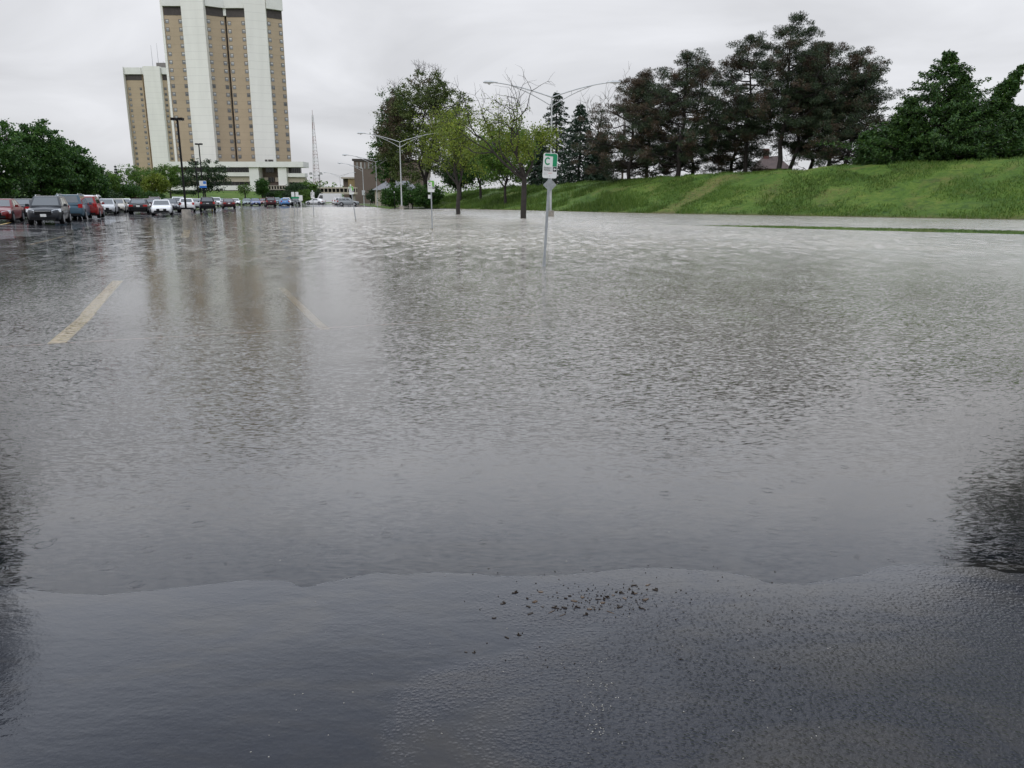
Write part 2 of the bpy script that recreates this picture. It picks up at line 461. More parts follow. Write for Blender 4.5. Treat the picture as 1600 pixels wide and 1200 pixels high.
# asphalt: wet, grain showing through the film in places
m, t, p = newmat("wet_asphalt")
pos = t.n("ShaderNodeNewGeometry").outputs['Position']
sp = t.n("ShaderNodeSeparateXYZ"); t.l(pos, sp.inputs[0])
big = t.noise(pos, 0.35, 4, 0.6)
fine = t.noise(pos, 70, 3, 0.7)
c = t.ramp(t.math('ADD', t.math('MULTIPLY', big, 0.6), t.math('MULTIPLY', fine, 0.4)),
           [(0.3, (0.006, 0.007, 0.0115)), (0.55, (0.0115, 0.0128, 0.019)), (0.75, (0.028, 0.029, 0.036))])
silt = t.noise(t.mapping(pos, (0.8, 1.6, 1), (0, 0, 0.4)), 1.3, 5, 0.65, 0.6)
c = t.mixc(t.maprange(silt, 0.47, 0.68, 0.0, 0.75), c, (0.040, 0.034, 0.027))
oil = t.noise(pos, 0.6, 3, 0.5)
c = t.mixc(t.maprange(oil, 0.56, 0.7, 0.0, 0.6), c, (0.004, 0.004, 0.005))
t.l(c, p.inputs['Base Color'])
gmask0 = t.noise(pos, 0.9, 4, 0.6, 0.4)
# grain stands clear of the film on the right hand side of the shore
gx = t.math('ADD', t.math('MULTIPLY', sp.outputs['X'], 0.55), t.math('MULTIPLY', t.math('SUBTRACT', gmask0, 0.5), 1.6))
gmask = t.math('MULTIPLY', t.maprange(gx, -0.12, 0.22, 0.0, 1.0), t.maprange(sp.outputs['Y'], 3.0, 2.25, 0.12, 1.0))
wet = t.noise(t.mapping(pos, (0.28, 1.0, 1)), 0.55, 4, 0.62)
ro = t.maprange(wet, 0.42, 0.56, 0.03, 0.16)
p.inputs['Roughness'].default_value = 0.6; t.l(ro, p.inputs['Coat Roughness'])
p.inputs['Specular IOR Level'].default_value = 0.08
p.inputs['Coat Weight'].default_value = 1.0; p.inputs['Coat IOR'].default_value = 1.345
g1 = t.n("ShaderNodeTexVoronoi"); g1.inputs['Scale'].default_value = 62; t.l(pos, g1.inputs['Vector'])
g1.inputs['Randomness'].default_value = 1.0
peb = t.math('SUBTRACT', 0.5, g1.outputs['Distance'], clamp=True)
hh = t.math('ADD', t.math('MULTIPLY', peb, 0.0085), t.math('MULTIPLY', fine, 0.006))
hh = t.math('MULTIPLY', hh, t.math('ADD', t.math('MULTIPLY', gmask, 0.95), 0.03))
film = t.noise(t.mapping(pos, (1, 2.0, 1), (0, 0, 0.5)), 7, 3, 0.6)
hh = t.math('ADD', hh, t.math('MULTIPLY', film, 0.0016))
bn_ = t.bump(hh, 0.8, 1.0); t.l(bn_, p.inputs['Normal']); t.l(bn_, p.inputs['Coat Normal'])
M['asphalt'] = m

m, t, p = newmat("lot_line_yellow")
pos = t.n("ShaderNodeNewGeometry").outputs['Position']
c = t.ramp(t.noise(pos, 9, 4, 0.7), [(0.35, (0.40, 0.26, 0.075)), (0.55, (0.62, 0.42, 0.12))])
t.l(c, p.inputs['Base Color']); p.inputs['Roughness'].default_value = 0.5
M['line'] = m
M['line_worn'] = mat('lot_line_worn_yellow', (0.27, 0.18, 0.068), 0.5, 0, 0.4, 9)
m, t, p = newmat("lot_line_faded_red")
pos = t.n("ShaderNodeNewGeometry").outputs['Position']
c = t.ramp(t.noise(pos, 9, 4, 0.7), [(0.4, (0.06, 0.035, 0.03)), (0.62, (0.30, 0.12, 0.075))])
t.l(c, p.inputs['Base Color']); p.inputs['Roughness'].default_value = 0.5
M['line_red'] = m

# flood water
m, t, p = newmat("flood_water")
for n in list(t.t.nodes):
    if n.bl_idname == 'ShaderNodeBsdfPrincipled': t.t.nodes.remove(n)
pos = t.n("ShaderNodeNewGeometry").outputs['Position']
sp = t.n("ShaderNodeSeparateXYZ"); t.l(pos, sp.inputs[0])
Yc = sp.outputs['Y']
calm = t.noise(t.mapping(pos, (1, 0.55, 1), (0, 0, 0.3)), 0.42, 3, 0.55, 0.5)
calm = t.maprange(calm, 0.34, 0.62, 0.22, 0.95, True)
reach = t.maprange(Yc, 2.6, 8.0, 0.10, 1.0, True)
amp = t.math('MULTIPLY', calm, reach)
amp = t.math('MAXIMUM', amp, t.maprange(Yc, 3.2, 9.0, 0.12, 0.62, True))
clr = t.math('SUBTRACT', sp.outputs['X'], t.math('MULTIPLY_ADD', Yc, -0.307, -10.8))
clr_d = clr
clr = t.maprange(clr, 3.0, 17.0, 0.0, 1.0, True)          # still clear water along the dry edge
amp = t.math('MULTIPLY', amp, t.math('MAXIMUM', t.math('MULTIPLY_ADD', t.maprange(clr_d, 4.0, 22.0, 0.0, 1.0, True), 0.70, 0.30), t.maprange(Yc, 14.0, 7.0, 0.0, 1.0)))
# ripples as slopes (not filtered with distance the way a bump height is)
def slope(scale, mscale, rot, k):
    n = t.n("ShaderNodeTexNoise"); n.inputs['Scale'].default_value = scale; n.inputs['Detail'].default_value = 2
    n.inputs['Roughness'].default_value = 0.5; n.inputs['Distortion'].default_value = 0.3
    t.l(t.mapping(pos, mscale, (0, 0, rot)), n.inputs['Vector'])
    v = t.n("ShaderNodeVectorMath", operation='SUBTRACT'); t.l(n.outputs['Color'], v.inputs[0]); v.inputs[1].default_value = (0.5, 0.5, 0.5)
    w = t.n("ShaderNodeVectorMath", operation='MULTIPLY'); t.l(v.outputs[0], w.inputs[0]); w.inputs[1].default_value = (k * 0.7, k, 0)
    return w.outputs[0]
def vadd(a, b):
    v = t.n("ShaderNodeVectorMath", operation='ADD'); t.l(a, v.inputs[0]); t.l(b, v.inputs[1]); return v.outputs[0]
sl_ = vadd(vadd(slope(36.0, (0.6, 1.8, 1), 0.22, 0.92), slope(15.0, (0.5, 1.7, 1), 0.28, 0.22)), slope(3.6, (0.65, 1.5, 1), 0.1, 0.07))
fs_ = t.n("ShaderNodeVectorMath", operation='SCALE'); t.l(slope(1.0, (4.6, 1.5, 1), 0.12, 0.75), fs_.inputs[0]); t.l(t.maprange(Yc, 10.0, 32.0, 0.0, 1.0, True), fs_.inputs['Scale'])
sl_ = vadd(sl_, fs_.outputs[0])
far_ = t.maprange(Yc, 8.0, 30.0, 1.0, 1.9, True)
vs_ = t.n("ShaderNodeVectorMath", operation='SCALE'); t.l(sl_, vs_.inputs[0]); t.l(t.math('MULTIPLY', amp, far_), vs_.inputs['Scale'])
up_ = t.n("ShaderNodeVectorMath", operation='ADD'); t.l(vs_.outputs[0], up_.inputs[0]); up_.inputs[1].default_value = (0, 0, 1)
nv_ = t.n("ShaderNodeVectorMath", operation='NORMALIZE'); t.l(up_.outputs[0], nv_.inputs[0])
# rings of single raindrops
def rings(scale, seed_off, thr, k, a):
    mp = t.n("ShaderNodeMapping"); mp.inputs['Location'].default_value = (seed_off, seed_off * 1.7, 0)
    t.l(pos, mp.inputs['Vector'])
    # flatten z
    v = t.n("ShaderNodeTexVoronoi"); v.voronoi_dimensions = '2D'; v.inputs['Scale'].default_value = scale
    v.inputs['Randomness'].default_value = 1.0
    t.l(mp.outputs[0], v.inputs['Vector'])
    d = t.math('DIVIDE', v.outputs['Distance'], scale)
    cs = t.n("ShaderNodeSeparateColor"); t.l(v.outputs['Color'], cs.inputs[0])
    on = t.math('GREATER_THAN', cs.outputs[0], thr)
    r0 = t.math('MULTIPLY_ADD', cs.outputs[1], 0.034, 0.007)         # how far the ring has run
    x = t.math('SUBTRACT', d, r0)
    env = t.math('MULTIPLY', x, k)
    env = t.math('POWER', 2.718, t.math('MULTIPLY', t.math('MULTIPLY', env, env), -1.0))
    wv = t.math('SINE', t.math('MULTIPLY', x, k * 4.0))
    return t.math('MULTIPLY', t.math('MULTIPLY', wv, env), t.math('MULTIPLY', on, a))
rg = t.math('ADD', rings(1.9, 3.1, 0.5, 95.0, 0.00032), rings(4.6, 11.7, 0.5, 150.0, 0.00018))
rg = t.math('MULTIPLY', rg, t.maprange(Yc, 3.0, 14.0, 1.0, 0.3))
nrm = t.bump(rg, 1.0, 1.0, nv_.outputs[0])
fre = t.n("ShaderNodeFresnel"); fre.inputs['IOR'].default_value = 1.33; t.l(nrm, fre.inputs['Normal'])
gl = t.n("ShaderNodeBsdfGlossy"); clr2 = t.maprange(clr_d, 4.0, 30.0, 0.16, 1.0)
t.l(t.math('MULTIPLY', t.maprange(Yc, 3.0, 8.0, 0.06, 0.20), clr2), gl.inputs['Roughness']); t.l(nrm, gl.inputs['Normal'])
gl.inputs['Color'].default_value = (0.97, 0.97, 0.97, 1)
tr = t.n("ShaderNodeBsdfTransparent"); tr.inputs['Color'].default_value = (0.96, 0.96, 0.95, 1)
df = t.n("ShaderNodeBsdfDiffuse"); df.inputs['Color'].default_value = (0.43, 0.385, 0.315, 1)
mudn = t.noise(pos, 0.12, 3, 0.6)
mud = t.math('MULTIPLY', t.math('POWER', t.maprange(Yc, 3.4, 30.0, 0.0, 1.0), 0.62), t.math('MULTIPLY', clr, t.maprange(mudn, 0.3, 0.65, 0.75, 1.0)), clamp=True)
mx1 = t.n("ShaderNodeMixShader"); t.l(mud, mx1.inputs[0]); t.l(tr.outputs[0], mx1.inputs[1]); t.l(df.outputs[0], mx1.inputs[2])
mx2 = t.n("ShaderNodeMixShader"); t.l(fre.outputs[0], mx2.inputs[0]); t.l(mx1.outputs[0], mx2.inputs[1]); t.l(gl.outputs[0], mx2.inputs[2])
t.l(mx2.outputs[0], t.t.nodes['Material Output'].inputs['Surface'])
M['water'] = m

# ------------------------------------------------------------------ setting: ground, lot, bank, water
def dry_edge(Y):                # X of the line left of which the lot rises clear of the flood
    Y = np.asarray(Y, float)
    return np.where(Y < 71, -10.8 - 0.307 * Y, -32.6 - 0.07 * (Y - 71))
def lotz(x, y):
    x = np.asarray(x, float); y = np.asarray(y, float)
    wob = 0.45 * (fbm(x * 0.55 + 3.3, y * 0.2, 5, 3) - 0.45) + 0.10 * np.sin(x * 1.1 + 0.6)
    near = np.clip((3.0 + wob - y), -10, 4.0)
    zn = np.where(near > 0, near * 0.010, near * 0.020)
    z = np.maximum(zn, -0.17)
    d = dry_edge(y) - x + 3.0 * (fbm(x * 0.12, y * 0.12, 9, 3) - 0.47)
    zl = np.where(d > 0, np.minimum(d * 0.03, 0.14), np.maximum(d * 0.02, -0.2))
    z = np.maximum(z, np.where(y > 12, zl, -9))
    zf = np.where(y > 150, np.minimum((y - 150) * 0.004, 0.1), np.maximum((y - 150) * 0.006, -0.3))
    z = np.maximum(z, zf)
    return z + 0.012 * (fbm(x * 0.35, y * 0.35, 3, 3) - 0.47) + 0.007 * (fbm(x * 1.7, y * 2.4, 13, 3) - 0.45)

def ground_ext():
    g = MB()
    S = 4500
    g.add([(-S, -300, -0.6), (S, -300, -0.6), (S, S, -0.6), (-S, S, -0.6)], [(0, 1, 2, 3)])
    o = g.build('ground', M['grass']); tag(o, kind='structure')
ground_ext()

ys = np.concatenate([np.arange(-6, 6, 0.12), np.arange(6, 20, 0.35), np.arange(20, 60, 0.8), np.arange(60, 262, 2.0)])
xs = np.concatenate([np.arange(-140, -40, 2.0), np.arange(-40, -8, 0.8), np.arange(-8, 8, 0.14), np.arange(8, 32, 0.6)])
GX, GY = np.meshgrid(xs, ys)
lot = grid_mesh('parking_lot', GX, GY, lotz(GX, GY), M['asphalt'])

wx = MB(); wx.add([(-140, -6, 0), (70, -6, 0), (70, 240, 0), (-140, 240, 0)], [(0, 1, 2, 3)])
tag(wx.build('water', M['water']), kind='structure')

# grassed embankment along the right hand side
toe_pts = np.array([(82, 14), (58, 40), (40, 60), (29.6, 71), (17, 83), (2.7, 107), (-10.7, 128), (-18, 150), (-28, 200), (-34, 250), (-36, 320)], float)
toe_H = np.array([5.9, 5.7, 5.4, 5.0, 4.6, 4.05, 3.4, 3.0, 3.0, 3.0, 3.0])
seg = np.r_[0, np.cumsum(np.linalg.norm(np.diff(toe_pts, axis=0), axis=1))]
sv = np.arange(0, seg[-1], 0.55)
tx = np.interp(sv, seg, toe_pts[:, 0]); ty = np.interp(sv, seg, toe_pts[:, 1]); tH = np.interp(sv, seg, toe_H)
def smo(a, k=25):
    pad = np.r_[np.full(k, a[0]) + (np.arange(-k, 0) * (a[1] - a[0])), a, np.full(k, a[-1]) + np.arange(1, k + 1) * (a[-1] - a[-2])]
    return np.convolve(pad, np.ones(2 * k + 1) / (2 * k + 1), 'valid')
tx, ty, tH = smo(tx), smo(ty), smo(tH)
tdx, tdy = np.gradient(tx), np.gradient(ty)
ln = np.hypot(tdx, tdy); tdx /= ln; tdy /= ln
nx_, ny_ = tdy, -tdx            # points up the bank
uv = np.concatenate([np.arange(-16, -2, 1.0), np.arange(-2, 17, 0.5), np.arange(17, 75, 3.0)])
def prof(u, H):
    rise = H * np.where(u < 14, (smooth(-1.5, 15.0, u) * 0.55 + 0.45 * np.clip(u / 14, 0, 1)), 1.0 + 0.002 * np.clip(u - 14, 0, 60))
    low = np.where(u < 0, np.maximum(u * 0.04, -0.28), 0)
    return np.where(u < 0, low, rise)
SU, UU = np.meshgrid(np.arange(len(sv)), uv, indexing='ij')
BX = tx[SU] + nx_[SU] * UU; BY = ty[SU] + ny_[SU] * UU
bump_ = (fbm(BX * 0.35, BY * 0.35, 21, 4) - 0.47) * 0.7 * smooth(0, 4, UU) * smooth(22, 13, UU) + (fbm(BX * 1.6, BY * 1.6, 4, 2) - 0.37) * 0.18 * smooth(0, 2, UU)
BZ = prof(UU, tH[SU]) + bump_ + (fbm(BX * 0.3, BY * 0.3, 31, 3) - 0.47) * 0.08 * smooth(2, -1, UU)
a_, b_ = pixd(1125, 283, 93)[:2], pixd(1015, 332, 83)[:2]
ab = b_ - a_
tt = np.clip(((BX - a_[0]) * ab[0] + (BY - a_[1]) * ab[1]) / (ab @ ab), 0, 1)
dist = np.hypot(BX - a_[0] - tt * ab[0], BY - a_[1] - tt * ab[1])
straw = smooth(2.5, 0.4, dist + 3.8 * (fbm(BX * 0.5, BY * 0.5, 8, 3) - 0.45)) + 0.5 * smooth(0.56, 0.68, fbm(BX * 0.22, BY * 0.22, 77, 3)) * smooth(1, 3, UU)
mud = smooth(0.9, -0.6, UU) * 0.85
emb = grid_mesh('embankment', BX, BY, BZ, M['bank'], attrs={'straw': np.clip(straw, 0, 1), 'mud': mud})
def bankz(x, y):
    i = int(np.argmin((tx - x) ** 2 + (ty - y) ** 2))
    u = (x - tx[i]) * nx_[i] + (y - ty[i]) * ny_[i]
    return float(prof(np.array([u]), tH[i])[0]), u
def gz(x, y):
    z, u = bankz(x, y)
    return z if u > 0 else max(float(lotz(x, y)), -0.5)

# grass strip showing above the flood on the right
A0, A1 = np.array([34.0, 27.5]), np.array([12.5, 46.5])
dirv = (A1 - A0) / np.linalg.norm(A1 - A0); nrmv = np.array([-dirv[1], dirv[0]])
nrmv = nrmv if nrmv[0] > 0 else -nrmv
sl = np.arange(0, np.linalg.norm(A1 - A0) + 14, 0.3); wl = np.arange(-2.2, 2.21, 0.2)
S2, W2 = np.meshgrid(sl, wl, indexing='ij')
VX = A0[0] + dirv[0] * S2 + nrmv[0] * W2; VY = A0[1] + dirv[1] * S2 + nrmv[1] * W2
end = np.linalg.norm(A1 - A0)
VZ = 0.10 - 0.10 * np.abs(W2) - 0.14 * smooth(end - 8, end + 6, S2) + (fbm(VX * 0.6, VY * 0.6, 41, 3) - 0.47) * 0.10
verge = grid_mesh('verge', VX, VY, VZ, M['grass'])

# lawn rising to the towers, grass triangle and drive on the far right of the lot
lx, ly = np.meshgrid(np.arange(-330, -66, 4.0), np.arange(206, 330, 4.0))
lzv = -0.1 + 4.3 * smooth(206, 288, ly) * smooth(-60, -100, lx) + 0.5 * (fbm(lx * 0.05, ly * 0.05, 51, 3) - 0.47)
lawn = grid_mesh('lawn', lx, ly, lzv, M['grass'])
def lawnz(x, y):
    return float(-0.1 + 4.3 * smooth(206, 288, y) * smooth(-60, -100, x)) if y > 206 and x < -66 else 0.0
tri = MB()
tp = [pix(610, 326.5)[:2], pix(585, 323.6)[:2], pix(556, 319.6)[:2], (-44, 235), (-31, 235), pix(628, 322.2)[:2]]
tri.prism([tuple(q) for q in tp], -0.3, 0.10)
tag(tri.build('grass_island', M['grass']), kind='structure')
dr = MB()
dp = [(-29.5, 200), (-22.0, 200), (-14.5, 152), (-8.0, 126), (-16, 118), (-21.5, 133)]
dr.prism(dp, -0.35, 0.035)
tag(dr.build('driveway', M['asphalt']), kind='structure')

# painted stall lines and a yellow spot, each laid 5 mm over the asphalt
def strip(name, p0, p1, w, m, n=24, dz=0.005):
    p0 = np.array(p0[:2]); p1 = np.array(p1[:2]); d = (p1 - p0) / np.linalg.norm(p1 - p0); q = np.array([-d[1], d[0]]) * w / 2
    tt_ = np.linspace(0, 1, n)[:, None]
    c = p0 + (p1 - p0) * tt_
    L, Rr = c + q, c - q
    X = np.stack([L[:, 0], Rr[:, 0]], 1); Yy = np.stack([L[:, 1], Rr[:, 1]], 1)
    return grid_mesh(name, X, Yy, lotz(X, Yy) + dz + 0.004, m)
strip('yellow_strip', pix(88, 535, -0.1), pix(184, 436, -0.1), 0.20, M['line'])
strip('yellow_strip', pix(508, 510, -0.1), pix(440, 445, -0.1), 0.13, M['line_worn'])
strip('yellow_strip', pix(48, 380, 0), pix(100, 368, 0), 0.14, M['line'])
strip('yellow_strip', pix(0, 352, 0.12), pix(22, 347, 0.12), 0.14, M['line'])
strip('yellow_strip', pix(288, 366, 0), pix(292, 356, 0), 0.35, M['line'])  # small orange spot, drawn as a short wide yellow strip
strip('kerb_line', pix(-60, 545, -0.1), pix(860, 484, -0.1), 0.07, M['line_red'], 60)

# ------------------------------------------------------------------ towers
def tower(name, label, faces, slabs, core, base_z, z_top, win_rows, floor_h, white_top, sub_rows):
    """faces: brown faces (p0, p1, columns); slabs: white prism polygons; core: plan of the shaft"""
    cx = sum(p[0] for p in core) / len(core); cy = sum(p[1] for p in core) / len(core)
    root = thing(name, label, 'tower block', (cx, cy, base_z))
    def loc(p): return (p[0] - cx, p[1] - cy)
    H = z_top - base_z
    w = MB(); w.prism([loc(p) for p in core], 0, H); w.build('wall', M['tan_brick'], root)
    for s in slabs:
        b = MB(); b.prism([loc(p) for p in s], 0, H + white_top)
        b.build('white_slab', M['white_panel'], root)
    # recessed dark louvre band and white parapet above each brown face
    proto = None; extra = MB()
    for p0, p1, cols in faces:
        p0 = np.array(p0); p1 = np.array(p1); d = (p1 - p0); L = np.linalg.norm(d); d /= L
        nn = np.array([d[1], -d[0]])
        def fp(s_, o): return p0 + d * s_ + nn * o
        b = MB()
        q = [loc(fp(0.15, 0.12)), loc(fp(L - 0.15, 0.12)), loc(fp(L - 0.15, -0.5)), loc(fp(0.15, -0.5))]
        b.prism(q, H - 3.2, H - 0.02)
        b.build('louvre_band', M['dark_band'], root)
        b = MB()
        q = [loc(fp(-0.1, 1.1)), loc(fp(L + 0.1, 1.1)), loc(fp(L + 0.1, -1.5)), loc(fp(-0.1, -1.5))]
        b.prism(q, H, H + white_top - 0.3)
        b.build('parapet', M['white_conc'], root)
        rz = math.atan2(d[1], d[0])
        for ci, s_ in enumerate(cols):
            for r in range(win_rows):
                z = 2.6 + r * floor_h
                if z > H - 5: continue
                c = loc(fp(s_ * L, 0.0))
                if proto is None:
                    mb = MB()
                    mb.box((0, -0.03, 0), (1.4, 0.14, 1.5), 0)
                    mb.box((0.10, -0.06, -0.1), (1.0, 0.14, 1.1), 1)
                    mb.box((0.10, -0.075, 0.25), (1.0, 0.14, 0.42), 2)
                    proto = mb.build('window', [M['win_frame'], M['win_glass'], M['win_blind']], root)
                    o = proto
                elif r < sub_rows:
                    o = proto.copy(); COL.objects.link(o)
                else:
                    rr = Matrix.Rotation(rz, 3, 'Z')
                    for cc, ss, mi in (((0, -0.03, 0), (1.4, 0.14, 1.5), 0), ((0.10, -0.06, -0.1), (1.0, 0.14, 1.1), 1), ((0.10, -0.075, 0.25), (1.0, 0.14, 0.42), 2)):
                        v = rr @ Vector(cc)
                        extra.box((c[0] + v.x, c[1] + v.y, z + v.z), ss, mi, rz)
                    continue
                o.location = (c[0], c[1], z); o.rotation_euler = (0, 0, rz)
    if extra.n:
        o = extra.build('window', [M['win_frame'], M['win_glass'], M['win_blind']], root); o['kind'] = 'stuff'
    return root, (cx, cy)

TY = 331.0
facesA = [((-139.2, TY + 2), (-131.3, TY + 2.2), (0.13, 0.80)),
          ((-122.4, TY + 1.5), (-116.4, TY + 5.5), (0.13, 0.87)),
          ((-115.5, TY + 5.6), (-107.7, TY + 5.4), (0.13, 0.86)),
          ((-99.4, TY + 6.0), (-94.2, TY + 10.0), (0.12, 0.85))]
slabsA = [[(-131.2, TY - 0.4), (-122.1, TY - 0.9), (-122.1, TY + 8), (-131.2, TY + 8)],
          [(-106.9, TY + 2.0), (-99.3, TY + 5.0), (-99.3, TY + 14), (-106.9, TY + 14)],
          [(-140.2, TY + 1.6), (-139.3, TY + 1.6), (-139.3, TY + 20), (-140.2, TY + 20)]]
coreA = [(-139.2, TY + 2), (-131.3, TY + 2.2), (-122.4, TY + 1.5), (-116.4, TY + 5.5), (-116.3, TY + 7.2), (-115.6, TY + 7.2), (-115.5, TY + 5.6), (-107.7, TY + 5.4), (-99.4, TY + 6.0), (-94.2, TY + 10.0), (-102.5, TY + 34), (-139.2, TY + 34)]
twr, (tcx, tcy) = tower('tower_block', 'tall tan brick and white panel tower nearest the flooded lot, its top cut off', facesA, slabsA, coreA, 10.0, 76.0, 20, 3.05, 5.5, 12)
b = MB(); b.box((-115.95 - tcx, TY + 6.6 - tcy, 32), (0.7, 0.3, 64)); b.build('dark_joint', M['seam'], twr)
b = MB(); b.box((-115.95 - tcx, TY + 5.7 - tcy, 65.2), (1.1, 1.2, 3.8)); b.build('white_bracket', M['white_conc'], twr)

T2 = 478.0
facesB = [((-227.4, T2 + 4), (-217.8, T2 + 4), (0.15, 0.85)),
          ((-216.9, T2 + 4.2), (-215.2, T2 + 3.0), (0.5,)),
          ((-205.8, T2 + 3.5), (-199.5, T2 + 6.5), (0.16,))]
slabsB = [[(-215.1, T2 + 0.0), (-205.9, T2 + 1.0), (-205.9, T2 + 9), (-215.1, T2 + 9)],
          [(-230.4, T2 + 8), (-227.6, T2 + 1.6), (-227.5, T2 + 12), (-230.4, T2 + 12)]]
coreB = [(-227.4, T2 + 4), (-217.8, T2 + 4), (-217.6, T2 + 5), (-217.1, T2 + 5), (-216.9, T2 + 4.2), (-215.2, T2 + 3.0), (-205.8, T2 + 3.5), (-199.5, T2 + 6.5), (-213.5, T2 + 34), (-227.4, T2 + 34)]
twr2, (t2x, t2y) = tower('tower_block', 'smaller looking tan and white tower standing farther back at left with rooftop antennas', facesB, slabsB, coreB, 4.0, 72.5, 21, 3.05, 4.0, 30)
for k, (dx, hh_) in enumerate([(-4.5, 14), (-1.0, 15), (2.0, 5), (5.0, 6)]):
    b = MB(); b.tube([(dx + 5, 4, 70), (dx + 5, 4, 72.5 + hh_)], [0.16, 0.06], 5); b.build('antenna', M['galv'], twr2)
b = MB(); b.box((7, 4, 74.5), (7, 4, 3.5)); b.build('rooftop_plant', M['win_frame'], twr2)

# ------------------------------------------------------------------ podium building in front of the near tower
PY = 306.0
pod = thing('podium_building', 'low white banded building with dark window strips at the foot of the near tower', 'building', (-105, PY, 4.0))
def PX(x, y, Y=PY):
    q = pixd(x, y, Y); return q[0] + 105, q[2] - 4.0
def prect(name, m, x0, x1, y0, y1, d0, d1, extra=None):
    """facade rectangle from photo pixels, from d0 in front (negative) to d1 behind the facade plane"""
    b = MB()
    xa, za = PX(x0, y1); xb, zb = PX(x1, y0)
    b.rect(xa, xb, d0, d1, za, zb)
    return b.build(name, m, pod)
prect('wall', M['brown_brick'], 262, 449, 259.5, 309, 3.0, 12)
prect('roof_slab', M['white_conc'], 262, 476, 253, 261.5, -2.6, 6)
prect('spandrel', M['white_conc'], 262, 394.5, 269.3, 275.5, -1.2, 2.9)
prect('spandrel', M['white_conc'], 449.5, 477.5, 270.8, 276.5, -1.2, 2.9)
prect('beige_panel', M['beige_panel'], 300, 394, 276, 284, -0.3, 2.8)
prect('beige_panel', M['beige_panel'], 450, 476.5, 277, 284.8, -0.3, 2.8)
prect('spandrel', M['white_conc'], 262, 395, 290, 297.2, -1.0, 2.9)
prect('plinth', M['beige_panel'], 300, 400, 297.4, 309, -0.4, 2.8)
prect('pylon', M['white_conc'], 394.8, 406, 261.7, 309, -1.9, 2.9)
prect('pylon', M['white_conc'], 438, 449.2, 261.7, 291, -1.9, 2.9)
prect('pier', M['white_conc'], 446, 453, 297, 312, -1.5, 2.9)
prect('garage_door', M['maroon'], 356, 367, 298.5, 306, -0.46, -0.42)
def glazing(x0, x1, y0, y1, n, d):
    g = prect('window_strip', M['dark_glass'], x0, x1, y0, y1, d, 2.7)
    b = MB()
    for k in range(n + 1):
        xx = x0 + (x1 - x0) * k / n
        xa, za = PX(xx, y1); xb, zb = PX(xx, y0)
        b.box(((xa + xb) / 2, d - 0.06, (za + zb) / 2), (0.13, 0.1, zb - za))
    b.build('mullion', M['win_frame'], g)
glazing(300, 394, 261.7, 269.1, 22, 1.4)
glazing(450, 468, 261.9, 270.6, 6, 1.4)
glazing(330, 394, 284.3, 289.8, 9, 1.2)
glazing(451, 474, 285, 291, 4, 1.2)
glazing(412, 425, 261.8, 269, 3, 2.4)
glazing(416.5, 425, 277, 284, 2, 2.4)
prect('beige_panel', M['beige_panel'], 409, 416, 277, 284, 2.0, 2.9)
prect('beige_panel', M['beige_panel'], 428, 435, 277, 284, 2.0, 2.9)
prect('canopy', M['concrete'], 413, 450, 289.8, 291, -3.5, 2.9)
prect('canopy', M['concrete'], 413, 450, 295.6, 297, -3.5, 2.9)
bal = prect('balcony', M['dark_glass'], 417, 449, 291.2, 295.4, -2.9, -2.6)
for k in range(9):
    b = MB(); xx = 415 + k * 4.25
    xa, za = PX(xx, 295.5); xb, zb = PX(xx, 291.1)
    b.box(((xa + xb) / 2, -3.2, (za + zb) / 2), (0.3, 0.5, zb - za)); b.build('rail_post', M['beige_panel'], bal)
prect('entrance', M['dark_glass'], 414, 446, 297.2, 309, 2.5, 2.9)
for x in (421, 426, 430):
    b = MB(); xa, za = PX(x - 24 + 0, 253); b.box((xa + 5, -1.0, za + 0.35), (0.8, 0.8, 0.9)); b.build('roof_vent', M['dark_band'], pod)

# ------------------------------------------------------------------ lattice mast, far right buildings, bridge
mast = thing('radio_mast', 'tall thin red and white lattice radio mast beside the podium building', 'mast', (*pixd(495.5, 306, 410)[:2], 1.0))
mb_base = pixd(495.5, 306, 410)
Hm = pixd(490, 180, 410)[2] - 1.0
def mw(z): return 2.2 * (1 - z / Hm) + 0.35
lean = (pixd(491, 180, 410)[0] - mb_base[0])
nb = 24
for band in range(nb // 2):
    b = MB()
    for k in (band * 2, band * 2 + 1):
        z0, z1 = Hm * k / nb, Hm * (k + 1) / nb
        for s in range(3):
            a0, a1 = 2 * math.pi * s / 3 + 0.5, 2 * math.pi * (s + 1) / 3 + 0.5
            pt = lambda a, z: (mw(z) * math.cos(a), mw(z) * math.sin(a), z)
            b.tube([pt(a0, z0), pt(a0, z1)], 0.095, 4)
            b.tube([pt(a0, z0), pt(a1, z1)], 0.05, 3)
            b.tube([pt(a0, z1), pt(a1, z1)], 0.08, 3)
    b.build('lattice_section', M['mast_red'] if band % 2 == 0 else M['mast_white'], mast)
b = MB(); b.tube([(0, 0, Hm), (0, 0, Hm + 2.5)], 0.1, 4); b.build('aerial', M['mast_red'], mast)
for s in (-1, 1):
    b = MB(); b.box((s * 2.6, 0, Hm * 0.315), (1.6, 1.2, 1.2), M=None, top=0.7); b.build('dish_mount', M['mast_white'], mast)

